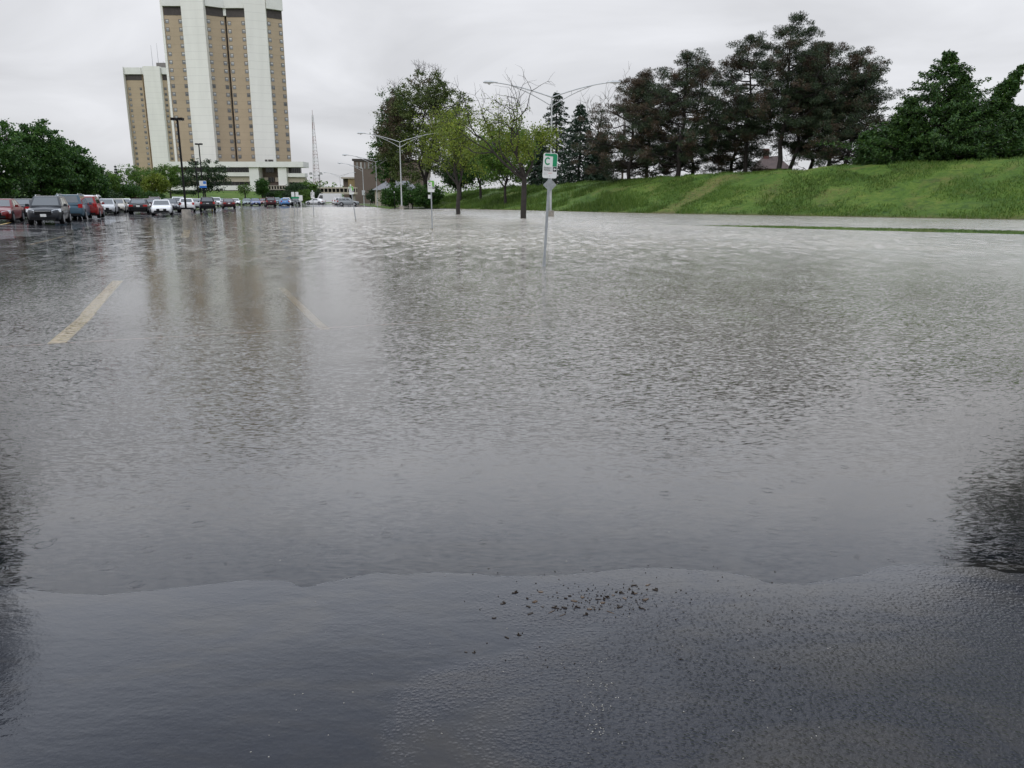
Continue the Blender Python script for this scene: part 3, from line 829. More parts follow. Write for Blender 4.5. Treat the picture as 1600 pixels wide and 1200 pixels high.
BY_ = 300.0
q0, q1 = pixd(555, 306, BY_), pixd(597, 248, BY_)
bb = thing('brick_building', 'dark brown brick building with vertical slits under its roof edge, left of the trees', 'building', (q0[0], BY_, 0))
w_ = q1[0] - q0[0] + 14; hB = q1[2]
b = MB(); b.prism([(0, 0), (w_, 9), (w_, 40), (0, 40)], -0.5, hB - 0.8); b.build('wall', M['brown_brick'], bb)
b = MB(); b.prism([(-0.5, -0.5), (w_, 8.5), (w_, 40.5), (-0.5, 40.5)], hB - 0.8, hB); b.build('roof', M['dark_band'], bb)
for k in range(12):
    b = MB(); xx = 1.2 + k * 1.35
    b.box((xx, xx * 9 / w_ - 0.05, hB - 2.4), (0.45, 0.25, 2.3)); b.build('slit_window', M['win_blind'], bb)
b = MB(); b.box((11, 1.9, 5), (1.6, 0.3, 3.0)); b.build('door', M['sign_grey'], bb)

q0, q1 = pixd(537, 300, 330), pixd(558, 277, 330)
tb = thing('tan_building', 'small tan walled building between the lattice mast and the brown brick building', 'building', (q0[0], 330, 0))
ww = q1[0] - q0[0]
b = MB(); b.rect(0, ww * 0.4, 0, 14, -0.5, q1[2] - 0.6); b.build('wall', M['brown_brick'], tb)
b = MB(); b.rect(ww * 0.4 + 0.003, ww + 6, -1.5, 14, 3.5, q1[2] - 0.6); b.build('upper_wall', mat("ochre_wall", (0.30, 0.22, 0.11), 0.8, 0, 0.15, 0.6), tb)
b = MB(); b.rect(-0.4, ww + 6.4, -1.9, 14.4, q1[2] - 0.6, q1[2]); b.build('roof', M['beige_panel'], tb)
b = MB(); b.rect(ww * 0.5, ww + 5.6, -0.6, 13, -0.5, 3.5); b.build('ground_floor', M['dark_glass'], tb)

q0, q1 = pixd(481, 303.5, 285), pixd(556, 292.5, 285)
br = thing('footbridge', 'covered grey footbridge with a row of dark square openings behind the white van', 'bridge', (q0[0], 285, 0))
L_ = q1[0] - q0[0]; zb, zt = q0[2], q1[2]
b = MB(); b.rect(0, L_, 0, 3, zb, zb + 0.75); b.build('deck', M['beige_panel'], br)
b = MB(); b.rect(0, L_, 0, 3, zt - 0.45, zt); b.build('roof', M['beige_panel'], br)
b = MB(); b.rect(0.1, L_ - 0.1, 1.0, 2.0, zb + 0.752, zt - 0.452); b.build('dark_interior', M['dark_glass'], br)
for k in range(13):
    b = MB(); xx = 0.2 + (L_ - 0.4) * k / 12
    b.rect(xx - 0.12, xx + 0.12, 0.02, 0.5, zb + 0.752, zt - 0.452); b.build('post', M['beige_panel'], br)
for fx in (0.08, 0.5, 0.93):
    b = MB(); b.rect(L_ * fx - 0.5, L_ * fx + 0.5, 0.8, 2.2, -0.5, zb - 0.002); b.build('pier', M['concrete'], br)

# shelter roofs and house roof seen through trees
for (px_, py0, py1, Y, lab, m_, rm) in ((617, 296, 282, 165, 'small shelter with a grey gabled roof among shrubs behind the driveway', M['beige_panel'], M['roof_grey']),
                                       (1212, 264, 243, 150, 'dark red brick house with steep roof glimpsed between the pine trunks', M['maroon'], M['house_roof'])):
    q0 = pixd(px_, py0, Y); q1 = pixd(px_, py1, Y)
    z0 = gz(q0[0], Y) if px_ > 1000 else 0.2
    hs = thing('house' if px_ > 1000 else 'shelter', lab, 'house' if px_ > 1000 else 'shelter', (q0[0], Y, z0))
    wd = 2.5 if px_ > 1000 else 4.2
    top = q1[2] - z0; ev = top * (0.55 if px_ > 1000 else 0.62)
    b = MB(); b.rect(-wd, wd, 0, 7, -0.5, ev); b.build('wall', m_, hs)
    b = MB()
    b.add([(-wd - .5, -.5, ev), (wd + .5, -.5, ev), (wd + .5, 7.5, ev), (-wd - .5, 7.5, ev), (-wd * 0.55, 3.5, top), (wd * 0.55, 3.5, top)],
          [(3, 2, 1, 0), (0, 1, 5, 4), (2, 3, 4, 5), (1, 2, 5), (3, 0, 4)])
    rf = b.build('roof', rm, hs)
    b = MB(); b.box((-wd * 0.4, 3.2, top + 0.2), (0.9, 0.9, 2.4)); b.build('chimney', M['maroon'], rf)
    for xx in (-0.5, 0.3):
        b = MB(); b.box((wd * xx, -0.03, ev * 0.55), (1.1, 0.12, 1.3)); b.build('window', M['win_glass'], hs)

# brick steps on the lawn
bs = thing('brick_steps', 'reddish brick garden steps and wall on the lawn behind the parked cars', 'steps', (*pixd(226, 309, 232)[:2], 0.6))
for k in range(5):
    b = MB(); b.rect(-3.4 + k * 0.15, 3.4 - k * 0.1, k * 1.2, k * 1.2 + 1.2, -1.0, 0.35 + k * 0.42); b.build('step', M['maroon'], bs)
b = MB(); b.rect(-4.4, -3.5, 0, 7, -1, 2.2); b.build('side_wall', M['maroon'], bs)

# ------------------------------------------------------------------ trees
def leaf_quads(C, size, rng, asp=0.55, flat=0.0, out=None):
    """one small diamond leaf per centre"""
    n = len(C)
    a = rng.normal(size=(n, 3)); 
    if flat: a[:, 2] *= (1 - flat)
    if out is not None: a = a * 0.8 + out
    a /= np.linalg.norm(a, axis=1, keepdims=True) + 1e-9
    b = rng.normal(size=(n, 3)); b -= a * np.sum(a * b, 1, keepdims=True)
    b /= np.linalg.norm(b, axis=1, keepdims=True) + 1e-9
    s = size * rng.uniform(0.6, 1.3, (n, 1))
    V = np.stack([C - a * s * 0.5, C + b * s * asp * 0.5, C + a * s * 0.5, C - b * s * asp * 0.5], 1).reshape(-1, 3)
    Fq = np.arange(4 * n).reshape(n, 4)
    return V, Fq
def np_obj(name, V, Fq, m, parent):
    me = bpy.data.meshes.new(name)
    n = len(Fq); k = Fq.shape[1]
    me.vertices.add(len(V)); me.vertices.foreach_set('co', V.astype(np.float32).ravel())
    me.loops.add(n * k); me.loops.foreach_set('vertex_index', Fq.astype(np.int32).ravel())
    me.polygons.add(n); me.polygons.foreach_set('loop_start', np.arange(0, n * k, k, dtype=np.int32))
    me.update(calc_edges=True); me.validate()
    me.materials.append(m)
    o = bpy.data.objects.new(name, me); COL.objects.link(o); o.parent = parent
    return o
def curve_pts(a, b, rng, n=5, sag=0.0, jit=0.06):
    a = np.array(a, float); b = np.array(b, float)
    t_ = np.linspace(0, 1, n)[:, None]
    P = a + (b - a) * t_
    L = np.linalg.norm(b - a)
    P[1:-1] += rng.normal(size=(n - 2, 3)) * L * jit
    P[:, 2] += sag * L * (4 * t_[:, 0] * (1 - t_[:, 0]))
    return P

def broadleaf(name, label, base, lobes, leafm, barkm, seed, nclump=150, per=60, leaf=0.3, clump=0.75, trunk_r=0.22, fork=0.3, cat='tree', group=None, bare=0):
    """lobes: (dx, dy, z, rx, ry, rz) ellipsoids, heights over the base"""
    rng = np.random.default_rng(seed)
    root = thing(name, label, cat, base, 0, group)
    vol = np.array([l[3] * l[4] * l[5] for l in lobes]); vol = vol / vol.sum()
    cl = []
    for l, v in zip(lobes, vol):
        k = max(3, int(nclump * v))
        d = rng.normal(size=(k, 3)); d /= np.linalg.norm(d, axis=1, keepdims=True)
        r = rng.uniform(0.12, 1.0, (k, 1)) ** 0.45
        r *= 1 + rng.normal(size=(k, 1)) * 0.07
        cl.append(np.array(l[:3]) + d * r * np.array(l[3:]))
    cl = np.concatenate(cl)
    cl = cl[cl[:, 2] > 0.35]
    ztop = cl[:, 2].max(); zf = ztop * fork
    tb_ = MB()
    tp_ = curve_pts((0, 0, -0.5), (rng.normal() * 0.15, rng.normal() * 0.15, zf), rng, 5, 0, 0.01)
    tb_.tube(tp_, np.linspace(trunk_r * 1.25, trunk_r * 0.85, 5), 9)
    mains = []
    nm = 5
    for k in range(nm):
        tgt = cl[rng.integers(len(cl))] * np.array([0.55, 0.55, 0]) + np.array([0, 0, zf + (ztop - zf) * rng.uniform(0.45, 0.85)])
        P = curve_pts(tp_[-1] - np.array([0, 0, 0.15]), tgt, rng, 6, 0.04, 0.05)
        tb_.tube(P, np.linspace(trunk_r * 0.62, trunk_r * 0.16, 6), 6); mains.append(P)
    mp = np.concatenate(mains)
    for c in cl[:: max(1, len(cl) // 70)]:
        j = np.argmin(np.linalg.norm(mp - c, axis=1) + 0.6 * np.maximum(0, mp[:, 2] - c[2]))
        P = curve_pts(mp[j], c, rng, 4, 0.05, 0.08)
        tb_.tube(P, np.linspace(trunk_r * 0.2, trunk_r * 0.05, 4), 4)
    for k in range(bare):                              # leafless twigs above the crown
        c = cl[rng.integers(len(cl))]
        if c[2] < ztop * 0.6: c = cl[np.argmax(cl[:, 2] + rng.normal(size=len(cl)) * 1.5)]
        for q in range(4):
            e = c + np.array([rng.normal() * 0.9, rng.normal() * 0.9, rng.uniform(0.8, 2.4)])
            P = curve_pts(c, e, rng, 4, 0, 0.1); tb_.tube(P, np.linspace(0.035, 0.012, 4), 3)
            for w in range(2):
                e2 = P[2] + np.array([rng.normal() * 0.5, rng.normal() * 0.5, rng.uniform(0.3, 0.9)])
                tb_.tube([P[2], e2], [0.02, 0.01], 3)
    tb_.build('trunk', barkm, root, 60)
    cs = clump * rng.uniform(0.55, 1.25, (len(cl), 1))
    C = np.repeat(cl, per, 0) + rng.normal(size=(len(cl) * per, 3)) * np.repeat(cs, per, 0) * np.array([0.52, 0.52, 0.36])
    V, Fq = leaf_quads(C, leaf, rng, 0.62)
    np_obj('crown', V, Fq, leafm, root)
    return root

def conifer(name, label, base, H, rad, leafm, barkm, seed, first=0.08, whorls=26, per=7, droop=0.25, tuft=34, leaf=0.26, lean=(0, 0), stems=None, trunk_r=0.25, power=0.85, group=None, cat='tree', upturn=0.0):
    """spruce or fir: whorls of limbs on one or more stems"""
    rng = np.random.default_rng(seed)
    root = thing(name, label, cat, base, 0, group)
    tr_ = MB(); CC = []; OUT = []
    for (sx, sy, h, lx_, ly_, rr) in (stems or [(0, 0, H, lean[0], lean[1], rad)]):
        top = np.array([sx + lx_, sy + ly_, h]); bot = np.array([sx, sy, -0.5])
        P = curve_pts(bot, top, rng, 8, 0, 0.006)
        tr_.tube(P, np.linspace(trunk_r, 0.03, 8), 8)
        for w in range(whorls):
            f = first + (1 - first) * (w + rng.uniform(-0.3, 0.3)) / whorls
            f = min(max(f, first), 0.985)
            o = bot + (top - bot) * f
            L = rr * (1 - f) ** power * rng.uniform(0.75, 1.15) + 0.25
            a0 = rng.uniform(0, 6.28)
            for k in range(per):
                a = a0 + 2 * math.pi * k / per + rng.normal() * 0.2
                Lk = L * rng.uniform(0.65, 1.18)
                e = o + np.array([math.cos(a) * Lk, math.sin(a) * Lk, Lk * (-droop + rng.normal() * 0.1 + upturn)])
                Pb = curve_pts(o, e, rng, 5, -0.06, 0.02)
                tr_.tube(Pb, np.linspace(0.05, 0.012, 5), 3, cap=False)
                n = int(tuft * (0.35 + Lk / max(rr, 0.1)))
                tt_ = rng.uniform(0.22, 1.03, n)
                c = o + (e - o) * tt_[:, None]
                wd = 0.08 + 0.19 * Lk * (1.05 - tt_)
                side = np.array([-math.sin(a), math.cos(a), 0])
                c = c + side * (rng.uniform(-1, 1, n) * wd)[:, None] + np.array([0, 0, 1.0]) * (rng.normal(size=n) * 0.12 - 0.05 - 0.10 * np.abs(rng.normal(size=n)))[:, None]
                CC.append(c); OUT.append(np.tile(np.array([math.cos(a), math.sin(a), -0.35]), (n, 1)))
    tr_.build('trunk', barkm, root, 60)
    C = np.concatenate(CC); O = np.concatenate(OUT)
    V, Fq = leaf_quads(C, leaf, rng, 0.34, out=O)
    np_obj('crown', V, Fq, leafm, root)
    return root

def pine(label, base, H, rad, seed, leafm, lean=(0, 0), first=0.32, limbs=34, trunk_r=0.26, group=None, flat=0.46, per=130, low=0.0):
    """old two-needle pine: bare trunk, irregular limbs with flat pads of needles"""
    rng = np.random.default_rng(seed)
    root = thing('pine_tree', label, 'tree', base, 0, group)
    tr_ = MB()
    top = np.array([lean[0], lean[1], H]); bot = np.array([0, 0, -0.6])
    P = curve_pts(bot, top, rng, 9, 0, 0.012)
    tr_.tube(P, np.linspace(trunk_r * 1.15, 0.05, 9), 8)
    CC, OUT = [], []
    zs = np.linspace(0, 1, 9)
    for k in range(limbs):
        f = first + (1 - first) * (k + rng.uniform(-0.4, 0.4)) / limbs; f = min(max(f, first), 0.99)
        o = np.array([np.interp(f, zs, P[:, i]) for i in range(3)])
        shape = math.sin(min(1.0, (f - first) / (1 - first) * 0.86 + 0.24) * math.pi) ** 0.7 * 0.8 + 0.28
        L = rad * shape * rng.uniform(0.55, 1.2)
        a = rng.uniform(0, 6.28)
        e = o + np.array([math.cos(a) * L, math.sin(a) * L, L * rng.uniform(-0.08, 0.42)])
        Pb = curve_pts(o, e, rng, 6, rng.uniform(-0.08, 0.06), 0.05)
        tr_.tube(Pb, np.linspace(0.10, 0.025, 6) * (0.6 + 0.4 * L / rad), 4, cap=False)
        npad = max(2, int(round(2 + L * 1.1)))
        for q in range(npad):
            s = rng.uniform(0.42, 1.02)
            c0 = np.array([np.interp(s, np.linspace(0, 1, 6), Pb[:, i]) for i in range(3)])
            c = c0 + rng.normal(size=3) * np.array([0.6, 0.6, 0.32]) * (0.4 + 0.25 * L)
            tr_.tube(curve_pts(c0, c, rng, 3, 0, 0.05), [0.03, 0.022, 0.012], 3, cap=False)
            pr = rng.uniform(0.55, 1.05)
            n = int(per * pr)
            d = rng.normal(size=(n, 3)); d /= np.linalg.norm(d, axis=1, keepdims=True)
            r = rng.uniform(0, 1, (n, 1)) ** 0.4
            CC.append(c + d * r * np.array([pr, pr, pr * flat * 1.25]) * 0.95)
            OUT.append(d * np.array([0.7, 0.7, 0.5]) + np.array([0, 0, 0.6]))
    for k in range(int(limbs * 0.4)):                       # dead bare limbs below the crown
        f = rng.uniform(0.14, first + 0.25)
        o = np.array([np.interp(f, zs, P[:, i]) for i in range(3)]); a = rng.uniform(0, 6.28); L = rad * rng.uniform(0.25, 0.75)
        e = o + np.array([math.cos(a) * L, math.sin(a) * L, L * rng.uniform(-0.35, 0.2)])
        Pd = curve_pts(o, e, rng, 5, 0, 0.06)
        tr_.tube(Pd, np.linspace(0.05, 0.012, 5), 3, cap=False)
        for q in range(3):
            e2 = Pd[2 + q % 2] + rng.normal(size=3) * 0.6
            tr_.tube([Pd[2 + q % 2], e2], [0.02, 0.008], 3, cap=False)
    tr_.build('trunk', M['pine_bark'], root, 60)
    V, Fq = leaf_quads(np.concatenate(CC), 0.30, rng, 0.22, out=np.concatenate(OUT))
    np_obj('crown', V, Fq, leafm, root)
    return root

def flood_tree(label, base, seed, H, spread, trunk_h, trunk_r, mains, bare_above, leaf_n=26, bias=None):
    """young open tree: visible dark boughs and small fresh leaves, bare at the top"""
    rng = np.random.default_rng(seed)
    root = thing('honey_locust', label, 'tree', base, 0, 'trees standing in the flood')
    tr_ = MB(); CC = []
    P = curve_pts((0, 0, -0.4), (0.05, 0, trunk_h), rng, 6, 0, 0.008)
    tr_.tube(P, np.linspace(trunk_r * 1.12, trunk_r * 0.9, 6), 10)
    def grow(p, d, L, r, lev):
        n = 6
        pts = [np.array(p)]; dd = d / np.linalg.norm(d)
        for i in range(n):
            dd = dd + rng.normal(size=3) * 0.20 + np.array([0, 0, 0.10 if lev < 2 else 0.03])
            dd /= np.linalg.norm(dd); pts.append(pts[-1] + dd * L / n)
        pts = np.array(pts)
        tr_.tube(pts, np.linspace(r, r * 0.42, n + 1), 7 if lev < 2 else 4, cap=False)
        if lev >= 1:
            for q in pts[1:]:
                if q[2] < bare_above + rng.normal() * 0.9 and q[2] > trunk_h * 0.75:
                    k = int(leaf_n * (0.28 if lev == 1 else 0.75) * rng.uniform(0.5, 1.4))
                    CC.append(q + rng.normal(size=(k, 3)) * np.array([0.30, 0.30, 0.22]))
        if lev < 3:
            m = (4, 4, 4)[lev]
            for k in range(m):
                i = rng.integers(2, n + 1) if k else n
                ax = rng.normal(size=3); ax -= dd * (ax @ dd); ax /= np.linalg.norm(ax)
                nd = dd * rng.uniform(0.55, 1.0) + ax * rng.uniform(0.5, 0.95)
                if lev >= 1 and rng.uniform() < 0.3: nd[2] -= 0.4
                grow(pts[i], nd, L * rng.uniform(0.48, 0.72), r * 0.46, lev + 1)
    for (dx, dy, dz, L) in mains:
        grow(P[-1] - np.array([0, 0, rng.uniform(0.0, 0.35)]), np.array([dx, dy, dz], float), L, trunk_r * 0.55, 0)
    tr_.build('trunk', M['bark_dark'], root, 60)
    V, Fq = leaf_quads(np.concatenate(CC), 0.17, rng, 0.6)
    np_obj('crown', V, Fq, M['lime'], root)
    return root

# --- maples at left
def topz(x, ytop, Y): return float(pixd(x, ytop, Y)[2])
def at(x, Y, z=None):
    u = (x - 800) / F
    zz = 0.0 if z is None else z
    fd = Y * CT - (zz - CAMH) * ST
    return u * fd
G1 = 'dense maples behind the car rows'
for (x, Y, yt, hw, seed, lab) in ((-8, 82, 186, 4.3, 1, 'dense dark green maple at the left edge of the photo, tallest of its row'),
                                  (72, 92, 193, 3.5, 2, 'dense dark green maple with knobbly top, second from the left edge'),
                                  (112, 100, 222, 3.4, 3, 'dense dark green maple above the blue van and red SUV'),
                                  (142, 112, 255, 2.6, 4, 'lowest dark green maple at the right end of the maple row')):
    X = at(x, Y); h = (topz(x, yt, Y) - 0.1) * 1.05
    lob = [(0, 0, h * 0.56, hw, hw, h * 0.38), (0.1 * hw, 0, h * 0.76, hw * 0.66, hw * 0.66, h * 0.24), (-0.5 * hw, 0.3, h * 0.42, hw * 0.66, hw * 0.6, h * 0.28), (0.5 * hw, -0.3, h * 0.4, hw * 0.66, hw * 0.6, h * 0.27)]
    broadleaf('maple_tree', lab, (X, Y, 0.1), lob, M['maple'], M['bark_dark'], seed, 330, 62, 0.30, 0.62, 0.24, 0.22, group=G1)

# --- trees on the lawn and around the podium
G2 = 'trees on the campus lawn'
for (x, Y, yt, hwp, mname, seed, lab, kind) in (
        (172, 225, 263, 17, 'fresh', 11, 'fresh green round tree at the left end of the campus lawn', 'b'),
        (187, 235, 257, 11, 'spruce', 12, 'dark narrow spruce between pale green lawn trees', 'c'),
        (222, 250, 254, 34, 'fresh', 13, 'wide pale green tree in front of the farther tower', 'b'),
        (247, 225, 268, 20, 'lime', 14, 'small yellow green tree on the lawn left of the black lamp post', 'b'),
        (268, 245, 252, 22, 'fresh', 15, 'open pale green tree below the left edge of the near tower', 'b'),
        (322, 205, 245, 38, 'oak', 16, 'broad dark oak in front of the podium building', 'b'),
        (206, 232, 288, 26, 'maple', 17, 'low dark tree with flat crown beside the brick steps', 'b'),
        (384, 250, 284, 11, 'fresh', 18, 'thin young tree before the white podium wall', 'b'),
        (412, 255, 277, 9, 'maple', 19, 'narrow dark green tree in front of the podium recess', 'b'),
        (466, 265, 284, 18, 'oak', 20, 'rounded green tree right of the podium entrance', 'b'),
        (482, 270, 281, 15, 'fresh', 21, 'green bushy tree just left of the lattice mast', 'b')):
    X = at(x, Y); zg = lawnz(X, Y); h = topz(x, yt, Y) - zg; hw = hwp * Y / F
    if kind == 'c':
        conifer('spruce_tree', lab, (X, Y, zg), h, hw, M[mname], M['bark_dark'], seed, whorls=16, per=6, tuft=16, leaf=0.5, group=G2)
    else:
        thin = x == 384
        lob = [(0, 0, h * 0.6, hw, hw, h * 0.36), (-0.45 * hw, 0, h * 0.5, hw * 0.62, hw * 0.6, h * 0.3), (0.45 * hw, 0.2, h * 0.55, hw * 0.6, hw * 0.6, h * 0.28)]
        broadleaf('lawn_tree', lab, (X, Y, zg), lob, M[mname], M['bark_dark'], seed, 60 if thin else 170, 14 if thin else 40, 0.42, 0.9, 0.22, 0.28, group=G2)
# shrubs
G3 = 'shrubs beside the buildings'
for (x, Y, yt, hwp, mname, seed, lab) in (
        (455, 240, 296, 13, 'oak', 31, 'dark rounded shrub behind the black SUV at the far end of the lot'),
        (476, 240, 295, 13, 'fresh', 32, 'green shrub behind the far white car'),
        (497, 250, 296, 12, 'oak', 33, 'dark shrub below the lattice mast'),
        (425, 262, 298, 13, 'oak', 34, 'dark shrub under the podium balcony'),
        (440, 258, 299, 10, 'maple', 35, 'green shrub at the foot of the white pier'),
        (240, 215, 297, 22, 'maple', 36, 'low clipped dark hedge right of the brick steps'),
        (285, 260, 299, 20, 'oak', 37, 'low dark hedge under the podium left end'),
        (613, 140, 288, 17, 'maple', 38, 'dense green shrub in front of the small shelter'),
        (645, 137, 284, 26, 'maple', 39, 'large rounded green shrub behind the second double lamp post'),
        (672, 142, 288, 20, 'maple', 40, 'green shrub behind the second C sign'),
        (590, 190, 292, 16, 'oak', 41, 'dark shrub at the foot of the brown brick building'),
        (15, 96, 298, 32, 'oak', 42, 'dark shrub seen behind the red sedan'),
        (90, 112, 295, 60, 'oak', 43, 'wide dark hedge behind the blue van'),
        (170, 150, 298, 20, 'oak', 44, 'dark shrub behind the silver sedan')):
    X = at(x, Y); zg = max(lawnz(X, Y), gz(X, Y) if X > -60 and Y < 260 else 0); h = topz(x, yt, Y) - zg; hw = hwp * Y / F
    h = max(h, 1.2)
    lob = [(0, 0, h * 0.5, hw, min(hw, 4), h * 0.5), (-0.4 * hw, -0.2, h * 0.4, hw * 0.6, min(hw, 3), h * 0.42), (0.4 * hw, -0.2, h * 0.42, hw * 0.6, min(hw, 3), h * 0.42)]
    broadleaf('shrub', lab, (X, Y, zg), lob, M[mname], M['bark_dark'], seed, 110, 44, 0.3, 0.6, 0.09, 0.2, cat='shrub', group=G3)

# --- right side: big mixed tree group beyond the flood
X = at(668, 146); zg = gz(X, 146)
h = topz(668, 112, 146) - zg
broadleaf('plane_tree', 'very tall tree with rusty brown and green open crown left of the flooded young trees', (X, 146, zg),
          [(0, 0, h * 0.68, 7.2, 6, h * 0.30), (-4.6, 0, h * 0.55, 4.8, 4.5, h * 0.27), (3.8, 0, h * 0.7, 5.0, 4.5, h * 0.24), (-2, 0, h * 0.36, 6.5, 5, h * 0.2), (4.5, 0, h * 0.4, 5, 4.5, h * 0.2), (0.5, 0, h * 0.86, 4.2, 4, h * 0.14)],
          M['rusty'], M['bark_dark'], 51, 760, 58, 0.33, 0.85, 0.45, 0.2, bare=26, group='big trees at the far shore')
X = at(616, 152); zg = gz(X, 152); h = topz(612, 128, 152) - zg
broadleaf('linden_tree', 'dark green tall tree forming the left flank of the rusty tree group', (X, 152, zg),
          [(0.5, 0, h * 0.6, 3.6, 3.6, h * 0.36), (-1.5, 0, h * 0.42, 2.8, 3, h * 0.24), (1, 0, h * 0.84, 2.2, 2.2, h * 0.16)],
          M['maple'], M['bark_dark'], 52, 300, 52, 0.36, 0.8, 0.3, 0.2, bare=10, group='big trees at the far shore')
for (x, Y, yt, hwp, mname, seed, lab) in ((790, 118, 188, 46, 'fresh', 53, 'bright green round tree behind the flooded tree nearest the C sign'),
                                          (752, 132, 205, 34, 'maple', 54, 'mid green tree with a dark trunk between the two flooded trees'),
                                          (720, 140, 235, 26, 'oak', 55, 'dark shaded tree with bare dark trunk behind the first flooded tree')):
    X = at(x, Y); zg = gz(X, Y); h = topz(x, yt, Y) - zg; hw = hwp * Y / F
    lob = [(0, 0, h * 0.58, hw, hw, h * 0.36), (-0.45 * hw, 0, h * 0.5, hw * 0.65, hw * 0.6, h * 0.28), (0.4 * hw, 0.2, h * 0.62, hw * 0.62, hw * 0.6, h * 0.3)]
    broadleaf('shade_tree', lab, (X, Y, zg), lob, M[mname], M['bark_dark'], seed, 340, 48, 0.3, 0.75, 0.2, 0.24, group='mid sized trees on the bank')

# flooded young trees
t1 = pix(716, 335); t2 = pix(818, 341)
flood_tree('flooded young tree with rounded pale green crown, second C sign at its left', (t1[0], t1[1], 0), 61, 12, 5, 2.9, 0.21,
           [(-0.85, 0.2, 0.6, 3.9), (-0.4, -0.3, 1.0, 4.2), (0.1, 0.3, 1.1, 4.7), (0.6, -0.2, 0.95, 3.8), (0.3, 0.6, 0.8, 3.4)], 9.8, 8)
flood_tree('flooded young tree with two bare forking tops right behind the leaning C sign', (t2[0], t2[1], 0), 62, 12, 5, 3.3, 0.23,
           [(-0.95, 0.1, 0.85, 4.7), (-0.5, 0.3, 1.35, 5.0), (0.16, -0.2, 1.5, 5.1), (0.45, 0.2, 0.9, 2.7), (-0.4, -0.4, 0.7, 3.6)], 7.6, 9)

# spruces and pines on the bank
G4 = 'spruces between flooded trees and pines'
for (x, Y, yt, hwp, seed, lab) in ((868, 146, 141, 50, 71, 'tall thin spruce with gaps, right behind the near lamp pole'),
                                   (904, 132, 160, 54, 72, 'full dark spruce between the near lamp pole and the pines'),
                                   (842, 150, 205, 34, 73, 'small dark spruce left of the near lamp pole'),
                                   (935, 130, 205, 34, 74, 'half hidden dark spruce touching the leftmost pine')):
    X = at(x, Y); zg = gz(X, Y); h = topz(x, yt, Y) - zg
    conifer('spruce_tree', lab, (X, Y, zg), h, hwp * Y / F, M['spruce'], M['bark_dark'], seed, whorls=30, per=7, tuft=54, leaf=0.46, droop=0.26, power=0.7, group=G4)

G5 = 'old pines on top of the grass bank'
pines = [ # px x, depth, top y, radius px, lean px, first, needle, label
    (984, 112, 125, 62, 4, 0.20, 'pine_brown', 'leftmost browned pine with branches hanging low to the grass'),
    (1012, 117, 112, 50, -6, 0.25, 'pine_brown', 'browned pine second from the left of the pine group'),
    (1060, 108, 80, 60, 6, 0.24, 'pine', 'thick trunked pine third from the left of the pine group'),
    (1080, 114, 92, 50, 10, 0.25, 'pine_brown', 'dark pine standing close right of the thick trunked pine'),
    (1140, 116, 150, 46, 12, 0.25, 'pine', 'short pine with slanting trunk left of the gap in the pines'),
    (1166, 108, 56, 58, -4, 0.34, 'pine', 'straight single pine with clear sky on both sides of its trunk'),
    (1216, 102, 27, 56, 8, 0.40, 'pine', 'tallest pine, its ragged top the highest in the group'),
    (1230, 104, 62, 60, 40, 0.42, 'pine', 'tall pine leaning right, its trunk touching the tallest pine'),
    (1262, 106, 78, 56, 10, 0.28, 'pine', 'dense pine right of the tallest pine'),
    (1290, 103, 80, 52, 40, 0.22, 'pine', 'slanting pine second from the right of the group'),
    (1318, 99, 100, 56, 26, 0.16, 'pine', 'rightmost pine with needle pads reaching out over the sky'),
]
for i, (x, Y, yt, rp, lp, fi, mn, lab) in enumerate(pines):
    X = at(x, Y, 6); zg = gz(X, Y); h = topz(x, yt, Y) - zg
    sc = Y / F
    pine(lab, (X, Y, zg - 0.05), h, rp * sc * 1.1, 100 + i, M[mn], lean=(lp * sc, 0.3), first=max(0.08, fi - (0.15 if i < 5 else 0.09)), limbs=47, per=190, trunk_r=0.30 if i in (2, 6) else 0.25, group=G5)

# big green firs at far right
Yf = 84
G6 = 'green firs at the right end of the bank'
X = at(1462, Yf, 6); zg = gz(X, Yf); sc = Yf / F
def fh(yt): return topz(1462, yt, Yf) - zg
conifer('fir_tree', 'largest bright green fir with pointed top and arms rising to the right', (X, Yf, zg), 0, 0, M['fir'], M['bark_dark'], 201,
        stems=[(0, 0, fh(76), 0.1, 0, 9.6), (0.6, 0.4, fh(112), 1.6, 0, 6.0), (2.0, -0.3, fh(100), 5.8, 0.3, 3.3), (-2.0, 0.2, fh(150), -1.4, 0, 5.0)], whorls=28, per=7, droop=0.02, upturn=0.12, tuft=135, leaf=0.36, first=0.03, power=0.95, trunk_r=0.2, group=G6)
X = at(1392, Yf + 2, 6); zg = gz(X, Yf + 2)
conifer('fir_tree', 'low broad dark fir between the pines and the largest fir', (X, Yf + 2, zg), 0, 0, M['fir'], M['bark_dark'], 202,
        stems=[(0, 0, topz(1400, 182, Yf) - zg, 0.6, 0, 4.2), (-1.6, 0, topz(1400, 200, Yf) - zg, -1.0, 0, 2.8)], whorls=20, per=7, droop=0.05, upturn=0.15, tuft=100, leaf=0.33, first=0.03, power=0.6, trunk_r=0.18, group=G6)
X = at(1548, Yf - 3, 6); zg = gz(X, Yf - 3)
conifer('fir_tree', 'rightmost green fir cut by the photo edge, its boughs slanting up right', (X, Yf - 3, zg), 0, 0, M['fir'], M['bark_dark'], 203,
        stems=[(0, 0, topz(1545, 170, Yf) - zg, 2.4, 0, 3.6), (2.4, 0, topz(1545, 142, Yf) - zg, 4.2, 0, 3.2), (4.5, 0.5, topz(1545, 190, Yf) - zg, 3.0, 0, 3.2)], whorls=20, per=7, droop=0.02, upturn=0.2, tuft=100, leaf=0.33, first=0.03, power=0.7, trunk_r=0.18, group=G6)
